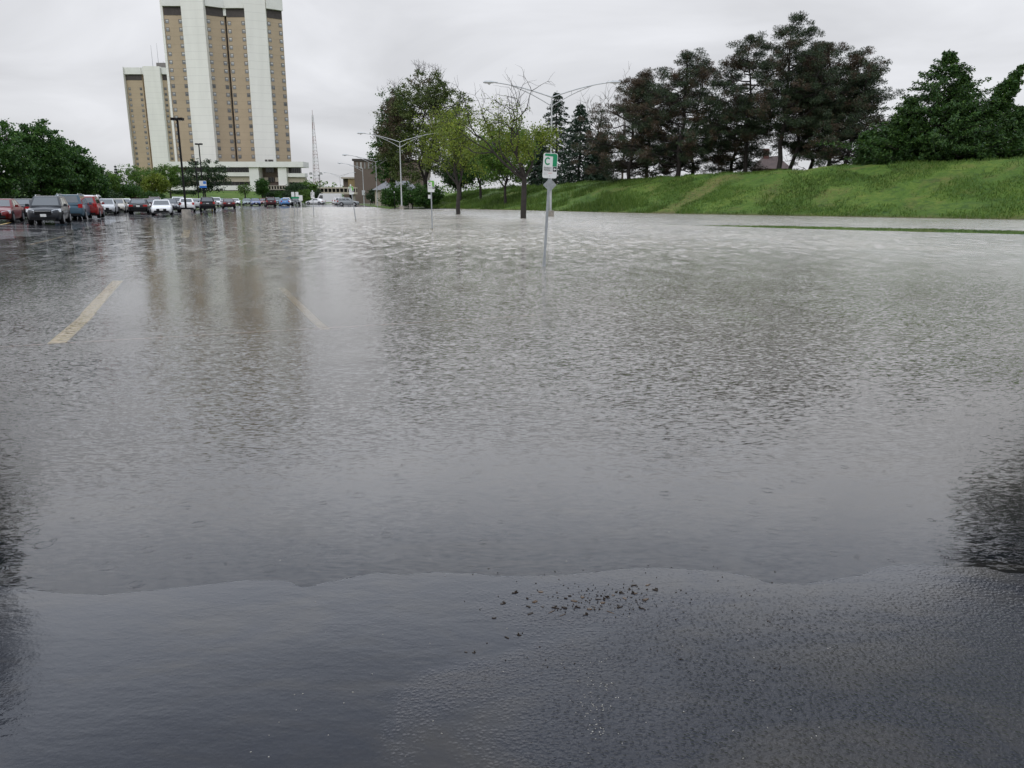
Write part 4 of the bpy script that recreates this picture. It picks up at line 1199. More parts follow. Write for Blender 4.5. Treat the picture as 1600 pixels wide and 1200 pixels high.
for (x, Y, yt, seed, lab) in ((970, 150, 112, 81, 'bare grey tree standing behind the leftmost pines'), (930, 155, 140, 82, 'thin leafless tree right of the full spruce')):
    rng = np.random.default_rng(seed); X = at(x, Y); zg = gz(X, Y); h = topz(x, yt, Y) - zg
    rt = thing('bare_tree', lab, 'tree', (X, Y, zg)); tb_ = MB()
    P = curve_pts((0, 0, -0.5), (0.2, 0, h * 0.6), rng, 6, 0, 0.01); tb_.tube(P, np.linspace(0.25, 0.1, 6), 6)
    for k in range(14):
        s = P[rng.integers(2, 6)]; e = s + np.array([rng.normal() * 2, rng.normal() * 2, rng.uniform(0.25, 0.45) * h])
        Q = curve_pts(s, e, rng, 5, 0, 0.06); tb_.tube(Q, np.linspace(0.07, 0.02, 5), 3)
        for q in range(7):
            a = Q[rng.integers(1, 5)]; tb_.tube(curve_pts(a, a + np.array([rng.normal() * 0.9, rng.normal() * 0.9, rng.uniform(0.3, 1.8)]), rng, 3, 0, 0.1), [0.03, 0.02, 0.01], 3)
    tb_.build('trunk', M['bark'], rt, 60)

# tall trees beside the camera, outside the frame: their dark crowns mirror in the water at both edges
for (x, y, hw, h, seed, lab) in ((-20.9, 23.6, 4.4, 16.2, 301, 'tall dark tree beside the lot, mirrored in the water at the left edge'),
                                 (-26.5, 18.0, 4.4, 13.0, 302, 'second tall dark tree beside the lot, farther out beyond the left edge'),
                                 (20.0, 24.1, 4.9, 23.0, 303, 'tall dark tree beside the lot, mirrored in the water at the right edge'),
                                 (25.5, 16.5, 4.6, 22.0, 304, 'second tall dark tree beside the lot, farther out beyond the right edge')):
    sg = -1 if x < 0 else 1
    lob = [(0, 0, h * 0.68, hw, hw, h * 0.30), ((0.3 if sg > 0 else -1.5), -0.4, h * 0.40, hw * 0.82, hw * 0.82, h * 0.24), (0, -0.3, h * 0.84, hw * 0.75, hw * 0.75, h * 0.16)]
    broadleaf('shade_tree', lab, (x, y, -0.05), lob, M['oak'], M['bark_dark'], seed, 330, 48, 0.42, 0.8, 0.3, 0.2, group='tall trees beside the camera')

# far woods closing the horizon
rng = np.random.default_rng(5)
wv = []
for k in range(260):
    X = rng.uniform(-520, 60); Y = rng.uniform(520, 620)
    wv.append(np.array([X, Y, rng.uniform(1, 9)]))
C = np.repeat(np.array(wv), 60, 0) + rng.normal(size=(260 * 60, 3)) * np.array([5, 3, 2.6])
V, Fq = leaf_quads(C, 1.5, rng, 0.7)
fw = np_obj('far_woods', V, Fq, M['fresh'], None); tag(fw, 'band of far green woods behind the buildings', 'woods', kind='stuff')

# ------------------------------------------------------------------ grass blades on the bank and verge
rng = np.random.default_rng(77)
def blades(name, m, n, picker, hmin, hmax, w, label):
    Pb = picker(n); n = len(Pb)
    hgt = rng.uniform(hmin, hmax, n) * (np.where(Pb[:, 0] < 19 + 0.3 * (83 - Pb[:, 1]), 2.0, 1.0) if name == 'tall_grass' else 1.0); a = rng.uniform(0, 6.28, n); ln_ = rng.normal(size=(n, 2)) * 0.22
    dx = np.stack([np.cos(a), np.sin(a), np.zeros(n)], 1) * w * 0.5
    tip = Pb + np.stack([ln_[:, 0] * hgt * 1.6, ln_[:, 1] * hgt * 1.6, hgt], 1)
    V = np.stack([Pb - dx, Pb + dx, tip], 1).reshape(-1, 3)
    o = np_obj(name, V, np.arange(3 * n).reshape(n, 3), m, None)
    return tag(o, label, 'grass', kind='stuff')
i_vis = np.where((ty < 175))[0]
def pick_bank(dry):
    def f(n):
        i = rng.choice(i_vis, n * 2); u = rng.uniform(-0.2, 17, n * 2); js = rng.uniform(-0.3, 0.3, n * 2)
        j = np.clip(np.searchsorted(uv, u) - 1, 0, len(uv) - 2); fr = (u - uv[j]) / (uv[j + 1] - uv[j])
        z = BZ[i, j] * (1 - fr) + BZ[i, j + 1] * fr
        st = straw[i, j]
        x = tx[i] + nx_[i] * u + tdx[i] * js; y = ty[i] + ny_[i] * u + tdy[i] * js
        pat = fbm(x * 0.3, y * 0.3, 15, 3)
        keep = (st > 0.4) if dry else (st < 0.45) & (pat + rng.normal(size=len(x)) * 0.06 > 0.40)
        return np.stack([x, y, z - 0.03], 1)[keep][:n]
    return f
blades('tall_grass', M['blade'], 110000, pick_bank(False), 0.10, 0.36, 0.08, 'rough tall green grass covering the bank')
blades('dry_grass', M['blade_dry'], 7000, pick_bank(True), 0.10, 0.3, 0.10, 'dry straw coloured grass on the worn track of the bank')
def pick_verge(n):
    s = rng.uniform(0, sl[-1], n); w2 = rng.normal(size=n) * 0.6
    x = A0[0] + dirv[0] * s + nrmv[0] * w2; y = A0[1] + dirv[1] * s + nrmv[1] * w2
    z = 0.10 - 0.10 * np.abs(w2) - 0.14 * smooth(end - 8, end + 6, s) + (fbm(x * 0.6, y * 0.6, 41, 3) - 0.47) * 0.10
    P_ = np.stack([x, y, z - 0.02], 1); return P_[z > -0.04]
blades('verge_grass', M['blade'], 16000, pick_verge, 0.04, 0.12, 0.03, 'short grass poking out of the flood along the verge')

# ------------------------------------------------------------------ signs
def text_mesh(s, size, m, name, parent, loc, rot=(math.pi / 2, 0, 0), align='CENTER', thick=0.001):
    cu = bpy.data.curves.new(name, 'FONT'); cu.body = s; cu.size = size; cu.align_x = align; cu.align_y = 'CENTER'; cu.extrude = thick
    to = bpy.data.objects.new(name, cu); COL.objects.link(to)
    bpy.context.view_layer.update()
    me = bpy.data.meshes.new_from_object(to.evaluated_get(bpy.context.evaluated_depsgraph_get()))
    bpy.data.objects.remove(to)
    me.materials.clear(); me.materials.append(m)
    o = bpy.data.objects.new(name, me); COL.objects.link(o); o.parent = parent
    o.location = loc; o.rotation_euler = rot
    return o
def round_rect(w, h, r, n=5):
    pts = []
    for cx_, cy_, a0 in ((w / 2 - r, h / 2 - r, 0), (-w / 2 + r, h / 2 - r, 90), (-w / 2 + r, -h / 2 + r, 180), (w / 2 - r, -h / 2 + r, 270)):
        for k in range(n):
            a = R(a0 + 90 * k / (n - 1)); pts.append((cx_ + r * math.cos(a), cy_ + r * math.sin(a)))
    return pts
def plate_xz(mb_, poly, y0, y1, mi=0):
    n = len(poly)
    vs = [(x, y0, z) for x, z in poly] + [(x, y1, z) for x, z in poly]
    mb_.add(vs, [tuple(range(n)), tuple(range(2 * n - 1, n - 1, -1))] + [(i, n + i, n + (i + 1) % n, (i + 1) % n) for i in range(n)], mi)
def c_sign(base, H, label, green, lean=0.0, detail=True, arrow='left', rz=0.0, w=0.34, h=0.57, finial=False):
    root = thing('parking_sign', label, 'sign', base, rz, 'C parking signs in the flood')
    root.rotation_euler = (0, lean, rz)
    b = MB()
    b.prism([(-0.03, -0.018), (0.03, -0.018), (0.03, 0.018), (0.016, 0.03), (-0.016, 0.03), (-0.03, 0.018)], -0.4, H - 0.03)
    b.build('post', M['galv'], root)
    b = MB(); b.prism([(-0.04, -0.03), (0.04, -0.03), (0.04, 0.04), (-0.04, 0.04)], -0.4, 0.10); b.build('post_sleeve', M['concrete'] if not detail else M['galv'], root)
    zc_ = H - h / 2
    b = MB(); plate_xz(b, [(x, z + zc_) for x, z in round_rect(w, h, 0.045)], -0.028, -0.022)
    pn = b.build('panel', M['sign_white'], root)
    # green top bar and right block
    b = MB()
    t0, t1_ = zc_ + h / 2 - 0.014, zc_ + h / 2 - 0.075
    plate_xz(b, [(-w / 2 + 0.03, t1_ + 0.012), (w / 2 - 0.112, t1_), (w / 2 - 0.112, zc_ - 0.015), (w / 2 - 0.012, zc_ - 0.015), (w / 2 - 0.012, t0 - 0.03), (w / 2 - 0.04, t0), (-w / 2 + 0.045, t0)], -0.032, -0.0285)
    b.build('green_field', green, pn)
    # letter C as a thick arc
    b = MB(); cz_ = zc_ + 0.10; cxx = -0.062; ro, ri = 0.080, 0.050; n = 22
    arc = [R(42 + (318 - 42) * k / n) for k in range(n + 1)]
    outer = [(cxx + ro * math.cos(a) * 0.9, cz_ + ro * math.sin(a) * 1.1) for a in arc]; inner = [(cxx + ri * math.cos(a) * 0.9, cz_ + ri * math.sin(a) * 1.12) for a in arc]
    for k in range(n):
        plate_xz(b, [outer[k], outer[k + 1], inner[k + 1], inner[k]], -0.032, -0.0285)
    b.build('letter_c', green if detail else M['sign_black'], pn)
    b = MB(); plate_xz(b, [(w / 2 - 0.098, zc_ - 0.13), (w / 2 - 0.012, zc_ - 0.13), (w / 2 - 0.012, zc_ - 0.024), (w / 2 - 0.098, zc_ - 0.024)], -0.032, -0.0285)
    ab_ = b.build('arrow_block', M['sign_black'], pn)
    b = MB(); ax, az = w / 2 - 0.055, zc_ - 0.077
    plate_xz(b, [(ax - 0.032, az), (ax - 0.005, az - 0.032), (ax - 0.005, az - 0.009), (ax + 0.032, az - 0.009), (ax + 0.032, az + 0.009), (ax - 0.005, az + 0.009), (ax - 0.005, az + 0.032)], -0.0355, -0.0325)
    if arrow == 'both':
        plate_xz(b, [(ax + 0.036, az), (ax + 0.012, az + 0.03), (ax + 0.012, az - 0.03)], -0.0355, -0.0325)
    b.build('arrow', M['sign_white'], ab_)
    b = MB(); plate_xz(b, [(-w / 2 + 0.02, zc_ - 0.128), (w / 2 - 0.104, zc_ - 0.128), (w / 2 - 0.104, zc_ - 0.024), (-w / 2 + 0.02, zc_ - 0.024)], -0.031, -0.0285)
    b.build('text_block', M['sign_grey'], pn)
    if detail:
        text_mesh('Student', 0.050, M['sign_black'], 'lettering', pn, (-w / 2 + 0.026, -0.033, zc_ - 0.052), align='LEFT')
        text_mesh('Parking', 0.050, M['sign_black'], 'lettering', pn, (-w / 2 + 0.026, -0.033, zc_ - 0.098), align='LEFT')
        b = MB()
        for k, (x0, x1) in enumerate(((0, 0.10), (0, 0.085), (0, 0.095))):
            plate_xz(b, [(-w / 2 + 0.028 + x0, zc_ - 0.160 - k * 0.024), (-w / 2 + 0.028 + x1, zc_ - 0.160 - k * 0.024), (-w / 2 + 0.028 + x1, zc_ - 0.153 - k * 0.024), (-w / 2 + 0.028 + x0, zc_ - 0.153 - k * 0.024)], -0.031, -0.0285)
        b.build('fine_print', M['sign_grey'], pn)
        b = MB(); plate_xz(b, [(-0.03, zc_ - 0.178), (0.06, zc_ - 0.17), (0.06, zc_ - 0.163), (-0.03, zc_ - 0.171)], -0.031, -0.0285); b.build('red_line', M['sign_red'], pn)
        for zz in (t1_ + 0.04, zc_ - h / 2 + 0.05):
            b = MB(); b.lathe([(0.008, -0.036), (0.008, -0.0288)], 10, axis='y', off=(0, 0, zz)); b.build('bolt', M['galv'], pn)
    if finial:
        b = MB(); plate_xz(b, [(-0.05, H + 0.01), (0.05, H + 0.01), (0.05, H + 0.13), (0, H + 0.17), (-0.05, H + 0.13)], -0.03, -0.02); b.build('small_cap_sign', M['sign_white'], root)
    return root
def sign_at(xb, yb, ytop):
    q = pix(xb, yb, 0.0); return q, float(pixd(xb, ytop, q[1])[2])
q, H = sign_at(850, 416, 239); c_sign((q[0], q[1], 0), H, 'nearest green and white C parking sign on a leaning steel post with left arrow', M['sign_green'], R(2.9), True, 'left', R(3))
q, H = sign_at(675.5, 360, 282); s2 = c_sign((q[0], q[1], 0), H, 'second C parking sign with lime green corner, left of the first flooded tree', M['sign_lime'], R(-0.3), False, 'both', 0, finial=True)
b = MB(); plate_xz(b, [(-0.17, H - 0.89), (0.0, H - 0.89), (0.0, H - 0.70), (-0.17, H - 0.70)], 0.034, 0.04); b.build('small_panel', M['sign_white'], s2)
q, H = sign_at(556, 345, 291); c_sign((q[0], q[1], 0), H, 'third C parking sign leaning left, in front of the silver SUV', M['sign_lime'], R(-6.0), False, 'both', 0, finial=True)
q, H = sign_at(490.5, 338, 300); c_sign((q[0], q[1], 0), H, 'far grey and white parking sign in front of the white box van', M['sign_grey'], R(0), False, 'left', 0, finial=True)
# twin panel far sign and lone white sign
q = pix(463, 336, 0); zt_ = float(pixd(463, 300, q[1])[2])
tw = thing('twin_sign', 'far pair of small white sign panels side by side before the black SUV', 'sign', (q[0], q[1], 0))
for dx in (-0.2, 0.2):
    b = MB(); b.tube([(dx * 0.8, 0, -0.4), (dx * 0.8, 0, zt_)], 0.03, 6); b.build('post', M['galv'], tw)
    b = MB(); b.rect(dx - 0.15, dx + 0.15, -0.05, -0.04, zt_ - 0.45, zt_); b.build('panel', M['sign_white'], tw)
b = MB(); b.rect(-0.4, 0.4, -0.05, -0.04, zt_ - 0.62, zt_ - 0.48); b.build('lower_panel', M['sign_green'], tw)
q = pix(471, 328, 0); zt_ = float(pixd(471, 305, q[1])[2])
ws = thing('white_sign', 'far white sign board on a post right of the black SUV', 'sign', (q[0], q[1], 0))
b = MB(); b.tube([(0, 0, -0.4), (0, 0, zt_)], 0.05, 6); b.build('post', M['sign_white'], ws)
b = MB(); b.rect(-0.28, 0.28, -0.08, -0.06, zt_ - 0.75, zt_); b.build('panel', M['sign_white'], ws)
# small post sign at the foot of the bank
q = pix(864, 328, 0); ss_ = thing('marker_sign', 'tiny white and green marker sign at the foot of the grass bank', 'sign', (q[0], q[1] + 2, 0))
b = MB(); b.rect(-0.05, 0.05, -0.05, 0.05, -0.3, 0.75); b.build('post', M['black_steel'], ss_)
b = MB(); b.rect(-0.24, 0.24, -0.08, -0.06, 0.72, 1.25); b.build('panel', M['sign_white'], ss_)
b = MB(); b.rect(-0.24, 0.24, -0.085, -0.081, 0.72, 0.86); b.build('green_field', M['sign_green'], ss_)

# ------------------------------------------------------------------ lamp posts
def cobra(x, yb, ytop, label, span, Y=None, sides=(-1, 1), zb=0.0, base_block=True, rise=1.35, lean=0.0):
    q = pix(x, yb, 0.0) if Y is None else np.array((at(x, Y), Y, 0))
    H = float(pixd(x, ytop, q[1])[2]) - zb
    root = thing('double_lamp_post' if len(sides) == 2 else 'lamp_post', label, 'street lamp', (q[0], q[1], zb), 0, 'silver curved arm lamp posts along the road')
    root.rotation_euler = (0, lean, 0)
    b = MB(); b.tube([(0, 0, -0.5), (0, 0, 0.5), (0, 0, H * 0.5), (0, 0, H)], [0.115, 0.11, 0.09, 0.06], 10); b.build('pole', M['pole_alu'], root, 60)
    if base_block:
        b = MB(); b.box((0, 0, 0.02), (0.62, 0.62, 1.0)); b.build('footing', M['concrete'], root)
    for s in sides:
        b = MB()
        tt_ = np.linspace(0, 1, 12)
        up = np.stack([s * span * tt_, 0 * tt_, H + rise * (1.25 * tt_ - 0.25 * tt_ ** 2 - 0.10 * tt_ ** 4)], 1)
        b.tube(up, np.linspace(0.058, 0.045, 12), 6)
        lo = np.stack([s * span * 0.72 * tt_, 0 * tt_, H - 0.75 + (up[8, 2] - H + 0.72) * (1.0 * tt_ + 0.0 * tt_)], 1)
        lo[:, 2] += 0.12 * np.sin(tt_ * math.pi)
        b.tube(lo, 0.04, 6)
        for k in (0.35, 0.62):
            zz = np.interp(k, lo[:, 0] * s / span, lo[:, 2]); zu = np.interp(k, tt_, up[:, 2]); b.tube([(s * span * k, 0, zz), (s * span * k, 0, zu)], 0.018, 4)
        arm = b.build('arm', M['pole_alu'], root, 60)
        e = up[-1]
        b = MB()
        prof_ = [(-0.2, 0.05, 0.05), (0.05, 0.09, 0.08), (0.25, 0.17, 0.13), (0.6, 0.22, 0.17), (0.9, 0.2, 0.14), (1.08, 0.07, 0.06)]
        n = 10
        for (x_, wy, wz) in prof_:
            for j in range(n):
                a = 2 * math.pi * j / n
                b.v.append((e[0] + s * x_, e[1] + wy * math.cos(a), e[2] + 0.02 + wz * math.sin(a) * (1.0 if math.sin(a) > 0 else 0.55)))
        b.n = len(b.v)
        for i in range(len(prof_) - 1):
            for j in range(n):
                b.f.append((i * n + j, i * n + (j + 1) % n, (i + 1) * n + (j + 1) % n, (i + 1) * n + j)); b.m.append(0)
        b.f.append(tuple(range(n))); b.m.append(0); b.f.append(tuple((len(prof_) - 1) * n + j for j in range(n))); b.m.append(0)
        hd = b.build('lamp_head', M['pole_alu'], root, 50)
        b = MB(); b.lathe([(0.05, e[2] - 0.17), (0.12, e[2] - 0.11), (0.13, e[2] - 0.03)], 10, off=(e[0] + s * 0.55, 0, 0)); b.build('lens', M['lamp_lens'], hd, 60)
    b = MB(); b.lathe([(0.07, H), (0.075, H + 0.05), (0.02, H + 0.09)], 10); b.build('pole_cap', M['pole_alu'], root)
    return root, H
L1, H1 = cobra(860, 338, 152, 'nearest silver double lamp post, directly behind the leaning C sign', 5.0)
cobra(628, 327, 222, 'second silver double lamp post, in front of the big shrubs', 5.2)
cobra(590, 324, 253, 'third silver lamp post, before the tall rusty tree group', 5.2, Y=150, base_block=False, zb=0.1)
l4, H4 = cobra(569, 318, 263, 'fourth silver lamp post with a grey box on its pole', 5.2, Y=202, base_block=False, zb=0.1, sides=(-1,))
b = MB(); b.box((0, -0.2, 2.9), (0.75, 0.25, 1.2)); b.build('control_box', M['pole_alu'], l4)
cobra(533, 315, 275, 'farthest silver double lamp post, rising behind the white box van', 5.0, Y=300, base_block=False)
# back of the diamond warning sign on the near lamp pole
q = pix(860, 338, 0.0); z = float(pixd(857, 289, q[1])[2])
ds = thing('diamond_sign', 'grey back of a diamond shaped road sign on the nearest lamp pole', 'road sign', (q[0] - 0.1, q[1] - 0.16, z))
b = MB(); plate_xz(b, [(0, -0.62), (0.62, 0), (0, 0.62), (-0.62, 0)], -0.012, 0.0); b.build('panel', M['galv'], ds)
b = MB(); b.rect(-0.05, 0.05, 0.0, 0.03, -0.45, 0.45); b.build('bracket', M['galv'], ds)

def black_lamp(x, yb, ytop, label, Y=None, block=True, heads=2, zb=0.0):
    q = pix(x, yb, 0.0) if Y is None else np.array((at(x, Y), Y, 0))
    H = float(pixd(x, ytop, q[1])[2]) - zb
    root = thing('black_lamp_post', label, 'street lamp', (q[0], q[1], zb), 0, 'black square lamp posts of the lot')
    z0 = 0.0
    if block:
        b = MB(); b.lathe([(0.36, -0.4), (0.36, 0.66), (0.33, 0.72)], 16); b.build('footing', M['concrete'], root, 50); z0 = 0.72
        b = MB(); b.box((0, 0, z0 + 0.06), (0.34, 0.34, 0.12)); b.build('base_plate', M['black_steel'], root)
    b = MB(); b.box((0, 0, (H + z0) / 2 - 0.1), (0.125, 0.125, H - z0 - 0.2)); b.build('pole', M['black_steel'], root)
    for s in ((-1, 1) if heads == 2 else (1,)):
        b = MB(); b.box((s * 0.14, 0, H - 0.16), (0.28, 0.06, 0.07)); ar = b.build('bracket', M['black_steel'], root)
        b = MB(); b.box((s * 0.28 * (heads - 1), 0, H - 0.1), (0.36, 0.5, 0.2)); hd = b.build('lamp_head', M['black_steel'], root)
        b = MB(); b.box((s * 0.28 * (heads - 1), 0, H - 0.206), (0.28, 0.4, 0.012)); b.build('lens', M['lamp_lens'], hd)
    return root, q, H
black_lamp(292, 341, 184, 'nearest black lamp post on a concrete drum in front of the white hatchback')
rt, q, H = black_lamp(320, 326, 224, 'second black lamp post, behind the dark oak and carrying a blue sign', Y=112, block=False)
z = float(pixd(321, 288, 112)[2])
bsn = thing('blue_sign', 'square white and blue information sign on the second black lamp post', 'sign', (q[0] + 0.12, q[1] - 0.12, z))
b = MB(); b.rect(-0.5, 0.5, -0.03, 0, -0.48, 0.48); b.build('panel', M['sign_white'], bsn)
b = MB(); b.rect(-0.5, 0.5, -0.036, -0.031, -0.48, -0.2); b.build('blue_field', M['sign_blue'], bsn)
b = MB(); b.rect(0.05, 0.46, -0.036, -0.031, 0.05, 0.42); b.build('blue_picture', M['sign_blue'], bsn)
black_lamp(312, 326, 252, 'third black lamp post, half hidden in the oak', Y=128, block=False, heads=1)
black_lamp(501, 318, 273, 'thin black lamp post beside the lattice mast', Y=215, block=False, heads=1)
# yellow bollard
q = pix(332, 330, 0.02); yb_ = thing('bollard', 'leaning yellow bollard right of the black SUV', 'bollard', (q[0], q[1], 0)); yb_.rotation_euler = (0, R(-5), 0)
b = MB(); b.tube([(0, 0, -0.3), (0, 0, 0.95), (0, 0, 1.05)], [0.09, 0.09, 0.04], 10); b.build('post', M['yellow'], yb_, 50)
b = MB(); b.tube([(0, 0, 1.02), (0, 0, 1.10)], [0.05, 0.02], 8); b.build('cap', M['yellow'], yb_)
for i, (x, Y, h_) in enumerate(((604, 150, 1.3), (596, 155, 0.9), (617, 120, 2.6), (612, 158, 1.0), (579, 172, 1.4))):
    q = (at(x, Y), Y, 0.02)
    lab = ['thin dark marker post beside the driveway', 'short dark marker post in the grass by the third lamp post', 'tall thin dark post in the shallow water left of the second double lamp post', 'short post at the near edge of the driveway', 'small brown post in the grass island near the fourth lamp post'][i]
    pr_ = thing('marker_post', lab, 'post', q, 0, 'thin posts by the driveway')
    b = MB(); b.tube([(0, 0, -0.3), (0, 0, h_)], 0.05, 6); b.build('shaft', M['black_steel'] if i != 4 else M['bark'], pr_)
    b = MB(); b.box((0, -0.03, h_ - 0.1), (0.14, 0.03, 0.2)); b.build('reflector', M['sign_grey'], pr_)

# ------------------------------------------------------------------ cars
def lerp3(a, b, t): return tuple(a[i] + (b[i] - a[i]) * t for i in range(3))
def make_car(kind):
    sp = dict(sedan=dict(L=4.75, W=1.82, H=1.45, hood=0.93, belt=0.95, deck=1.0, ws=(1.05, 0.30), rw=(-1.75, -0.95), nose=0.70, tailz=0.96, wr=0.33, clr=0.2),
              suv=dict(L=4.45, W=1.82, H=1.66, hood=1.03, belt=1.07, deck=1.07, ws=(1.15, 0.45), rw=(-2.12, -1.82), nose=0.86, tailz=1.05, wr=0.36, clr=0.26),
              minivan=dict(L=4.95, W=1.95, H=1.76, hood=1.0, belt=1.07, deck=1.07, ws=(1.5, 0.65), rw=(-2.40, -2.12), nose=0.80, tailz=1.05, wr=0.35, clr=0.22),
              hatch=dict(L=4.15, W=1.76, H=1.5, hood=0.95, belt=0.98, deck=1.0, ws=(1.05, 0.35), rw=(-1.95, -1.40), nose=0.74, tailz=0.98, wr=0.32, clr=0.2))[kind]
    L, W, H = sp['L'], sp['W'], sp['H']; hw = W / 2; hl = L / 2; c0 = sp['clr']
    root = thing('parked_car', kind, 'car')
    st = [(hl, .42, sp['nose'] - .14, .70), (hl - .05, .34, sp['nose'] - .05, .80), (hl - .18, .27, sp['nose'] + .02, .90), (hl - .45, c0, sp['nose'] + .09, .97), (hl - .9, c0, sp['hood'] - .03, 1.0),
          (sp['ws'][0] - .05, c0, sp['hood'] + .02, 1.0), (sp['ws'][0] - .6, c0, sp['belt'], 1.0), (0, c0, sp['belt'] + .01, 1.01), (-1.0, c0, sp['belt'] + .02, 1.0), (sp['rw'][0] + .02, c0, sp['deck'], .99),
          (-hl + .35, c0 + .04, sp['tailz'], .96), (-hl + .12, .32, sp['tailz'] - .03, .91), (-hl + .03, .38, sp['tailz'] - .14, .86), (-hl, .44, sp['tailz'] - .30, .82)]
    if sp['rw'][0] < -hl + .5:
        st[9] = (-hl + .5, c0, sp['deck'], .99)
    b = MB(); ringn = 14
    for x, zb_, zt_, f in st:
        h_ = hw * f; dz = zt_ - zb_
        half = [(0.0, zb_), (.78 * h_, zb_), (.93 * h_, zb_ + .05 * dz), (.985 * h_, zb_ + .22 * dz), (h_, zb_ + .52 * dz), (.975 * h_, zb_ + .80 * dz), (.90 * h_, zb_ + .955 * dz), (.0, zt_ + .02)]
        ring = half + [(-y, z) for y, z in half[-2:0:-1]]
        for y, z in ring: b.v.append((x, y, z))
    b.n = len(b.v)
    for i in range(len(st) - 1):
        for j in range(ringn):
            b.f.append((i * ringn + j, (i + 1) * ringn + j, (i + 1) * ringn + (j + 1) % ringn, i * ringn + (j + 1) % ringn)); b.m.append(0)
    b.f.append(tuple(range(ringn))); b.m.append(0); b.f.append(tuple((len(st) - 1) * ringn + j for j in range(ringn - 1, -1, -1))); b.m.append(0)
    # cabin
    x0b, x0t = sp['ws']; x1b, x1t = sp['rw']; yb_, yt_ = hw * .92, hw * .74
    zb_ = sp['belt'] - .03; zt_ = H - .05
    FBL, FBR, RBL, RBR = (x0b, yb_, zb_), (x0b, -yb_, zb_), (x1b, yb_, zb_), (x1b, -yb_, zb_)
    FTL, FTR, RTL, RTR = (x0t, yt_, zt_), (x0t, -yt_, zt_), (x1t, yt_, zt_), (x1t, -yt_, zt_)
    o = len(b.v)
    b.v += [FBL, FBR, RBL, RBR, FTL, FTR, RTL, RTR, (x0t - .18, yt_ - .1, H), (x0t - .18, -yt_ + .1, H), (x1t + .2, yt_ - .1, H - .01), (x1t + .2, -yt_ + .1, H - .01)]
    b.n = len(b.v)
    for f in ((0, 4, 5, 1), (0, 2, 6, 4), (3, 1, 5, 7), (2, 3, 7, 6), (4, 8, 9, 5), (4, 6, 10, 8), (7, 5, 9, 11), (6, 7, 11, 10), (8, 10, 11, 9)):
        b.f.append(tuple(i + o for i in f)); b.m.append(0)
    body = b.build('body', M['paint'], root, 38)
    def pane(name, A, B, C, D, s0, s1, t0, t1_):
        def q(s, t_): return lerp3(lerp3(A, B, s), lerp3(D, C, s), t_)
        P = [np.array(q(s0, t0)), np.array(q(s1, t0)), np.array(q(s1, t1_)), np.array(q(s0, t1_))]
        n = np.cross(P[1] - P[0], P[3] - P[0]); n /= np.linalg.norm(n)
        cen = sum(P) / 4
        if n @ (cen - np.array((-.3, 0, sp['belt']))) < 0: n = -n
        mb_ = MB(); fr = [p_ + n * .012 for p_ in P]; bk = [p_ - n * .02 for p_ in P]
        mb_.add(fr + bk, [(0, 1, 2, 3), (7, 6, 5, 4), (0, 4, 5, 1), (1, 5, 6, 2), (2, 6, 7, 3), (3, 7, 4, 0)])
        return mb_.build(name, M['car_glass'], root)
    pane('windscreen', FBL, FBR, FTR, FTL, .07, .93, .10, .92)
    pane('rear_window', RBL, RBR, RTR, RTL, .10, .90, .22, .90)
    cuts = [(.16, .47), (.51, .80)] if kind in ('sedan', 'hatch') else [(.17, .42), (.45, .70), (.73, .92)]
    for (A, B, C, D) in ((FBL, RBL, RTL, FTL), (FBR, RBR, RTR, FTR)):
        for k, (s0, s1) in enumerate(cuts): pane('side_window', A, B, C, D, s0, s1, .14, .88)
    xf, xr = hl - .88, -hl + .92
    wr = sp['wr']
    for x in (xf, xr):
        for s in (-1, 1):
            mb_ = MB()
            pts = [(x + (wr + .07) * math.cos(a), s * (hw + .004), wr + (wr + .07) * math.sin(a)) for a in np.linspace(R(-25), R(205), 18)]
            in_ = [(p_[0], s * (hw - .18), p_[2]) for p_ in pts]
            n = len(pts); mb_.add(pts + in_, [tuple(range(n)), tuple(range(2 * n - 1, n - 1, -1))] + [(i, i + n, (i + 1) % n + n, (i + 1) % n) for i in range(n)])
            mb_.build('wheel_arch', M['black_plastic'], root)
            wh = bpy.data.objects.new('wheel', None); COL.objects.link(wh); wh.parent = root; wh.location = (x, s * (hw - .10), wr); wh.empty_display_size = .1
            mb_ = MB(); mb_.lathe([(wr * .6, -.11), (wr * .93, -.11), (wr, -.07), (wr, .07), (wr * .93, .12), (wr * .6, .12)], 22, axis='y'); mb_.build('tyre', M['tyre'], wh, 40)
            mb_ = MB(); 
            mb_.lathe([(.06, s * .122), (wr * .62, s * .128)], 18, axis='y', off=(0, 0, 0)) if False else None
            rr_ = wr * .60
            for k in range(5):
                a = 2 * math.pi * k / 5
                mb_.box((math.cos(a) * rr_ * .5, s * .118, math.sin(a) * rr_ * .5), (rr_, .02, .09), M=Matrix.Rotation(-a, 3, 'Y'))
            mb_.lathe([(rr_ * .86, .112), (rr_, .112), (rr_, .13), (rr_ * .86, .13)] if s > 0 else [(rr_ * .86, -.13), (rr_, -.13), (rr_, -.112), (rr_ * .86, -.112)], 18, axis='y')
            mb_.build('rim', M['rim'], wh)
    nz = sp['nose']
    for s in (-1, 1):
        mb_ = MB(); y0, y1 = s * hw * .50, s * hw * .99
        mb_.add([(hl + .02, y0, nz - .18), (hl - .30, y1 * 1.0, nz - .13), (hl - .36, y1, nz + .07), (hl - .06, y0, nz - .02),
                 (hl - .35, y0, nz - .2), (hl - .6, y1 * .9, nz - .14), (hl - .6, y1 * .9, nz), (hl - .35, y0, nz - .06)],
                [(0, 1, 2, 3), (4, 7, 6, 5), (0, 4, 5, 1), (1, 5, 6, 2), (2, 6, 7, 3), (3, 7, 4, 0)])
        mb_.build('headlight', M['lamp_lens'], root)
        mb_ = MB(); tz = sp['tailz']
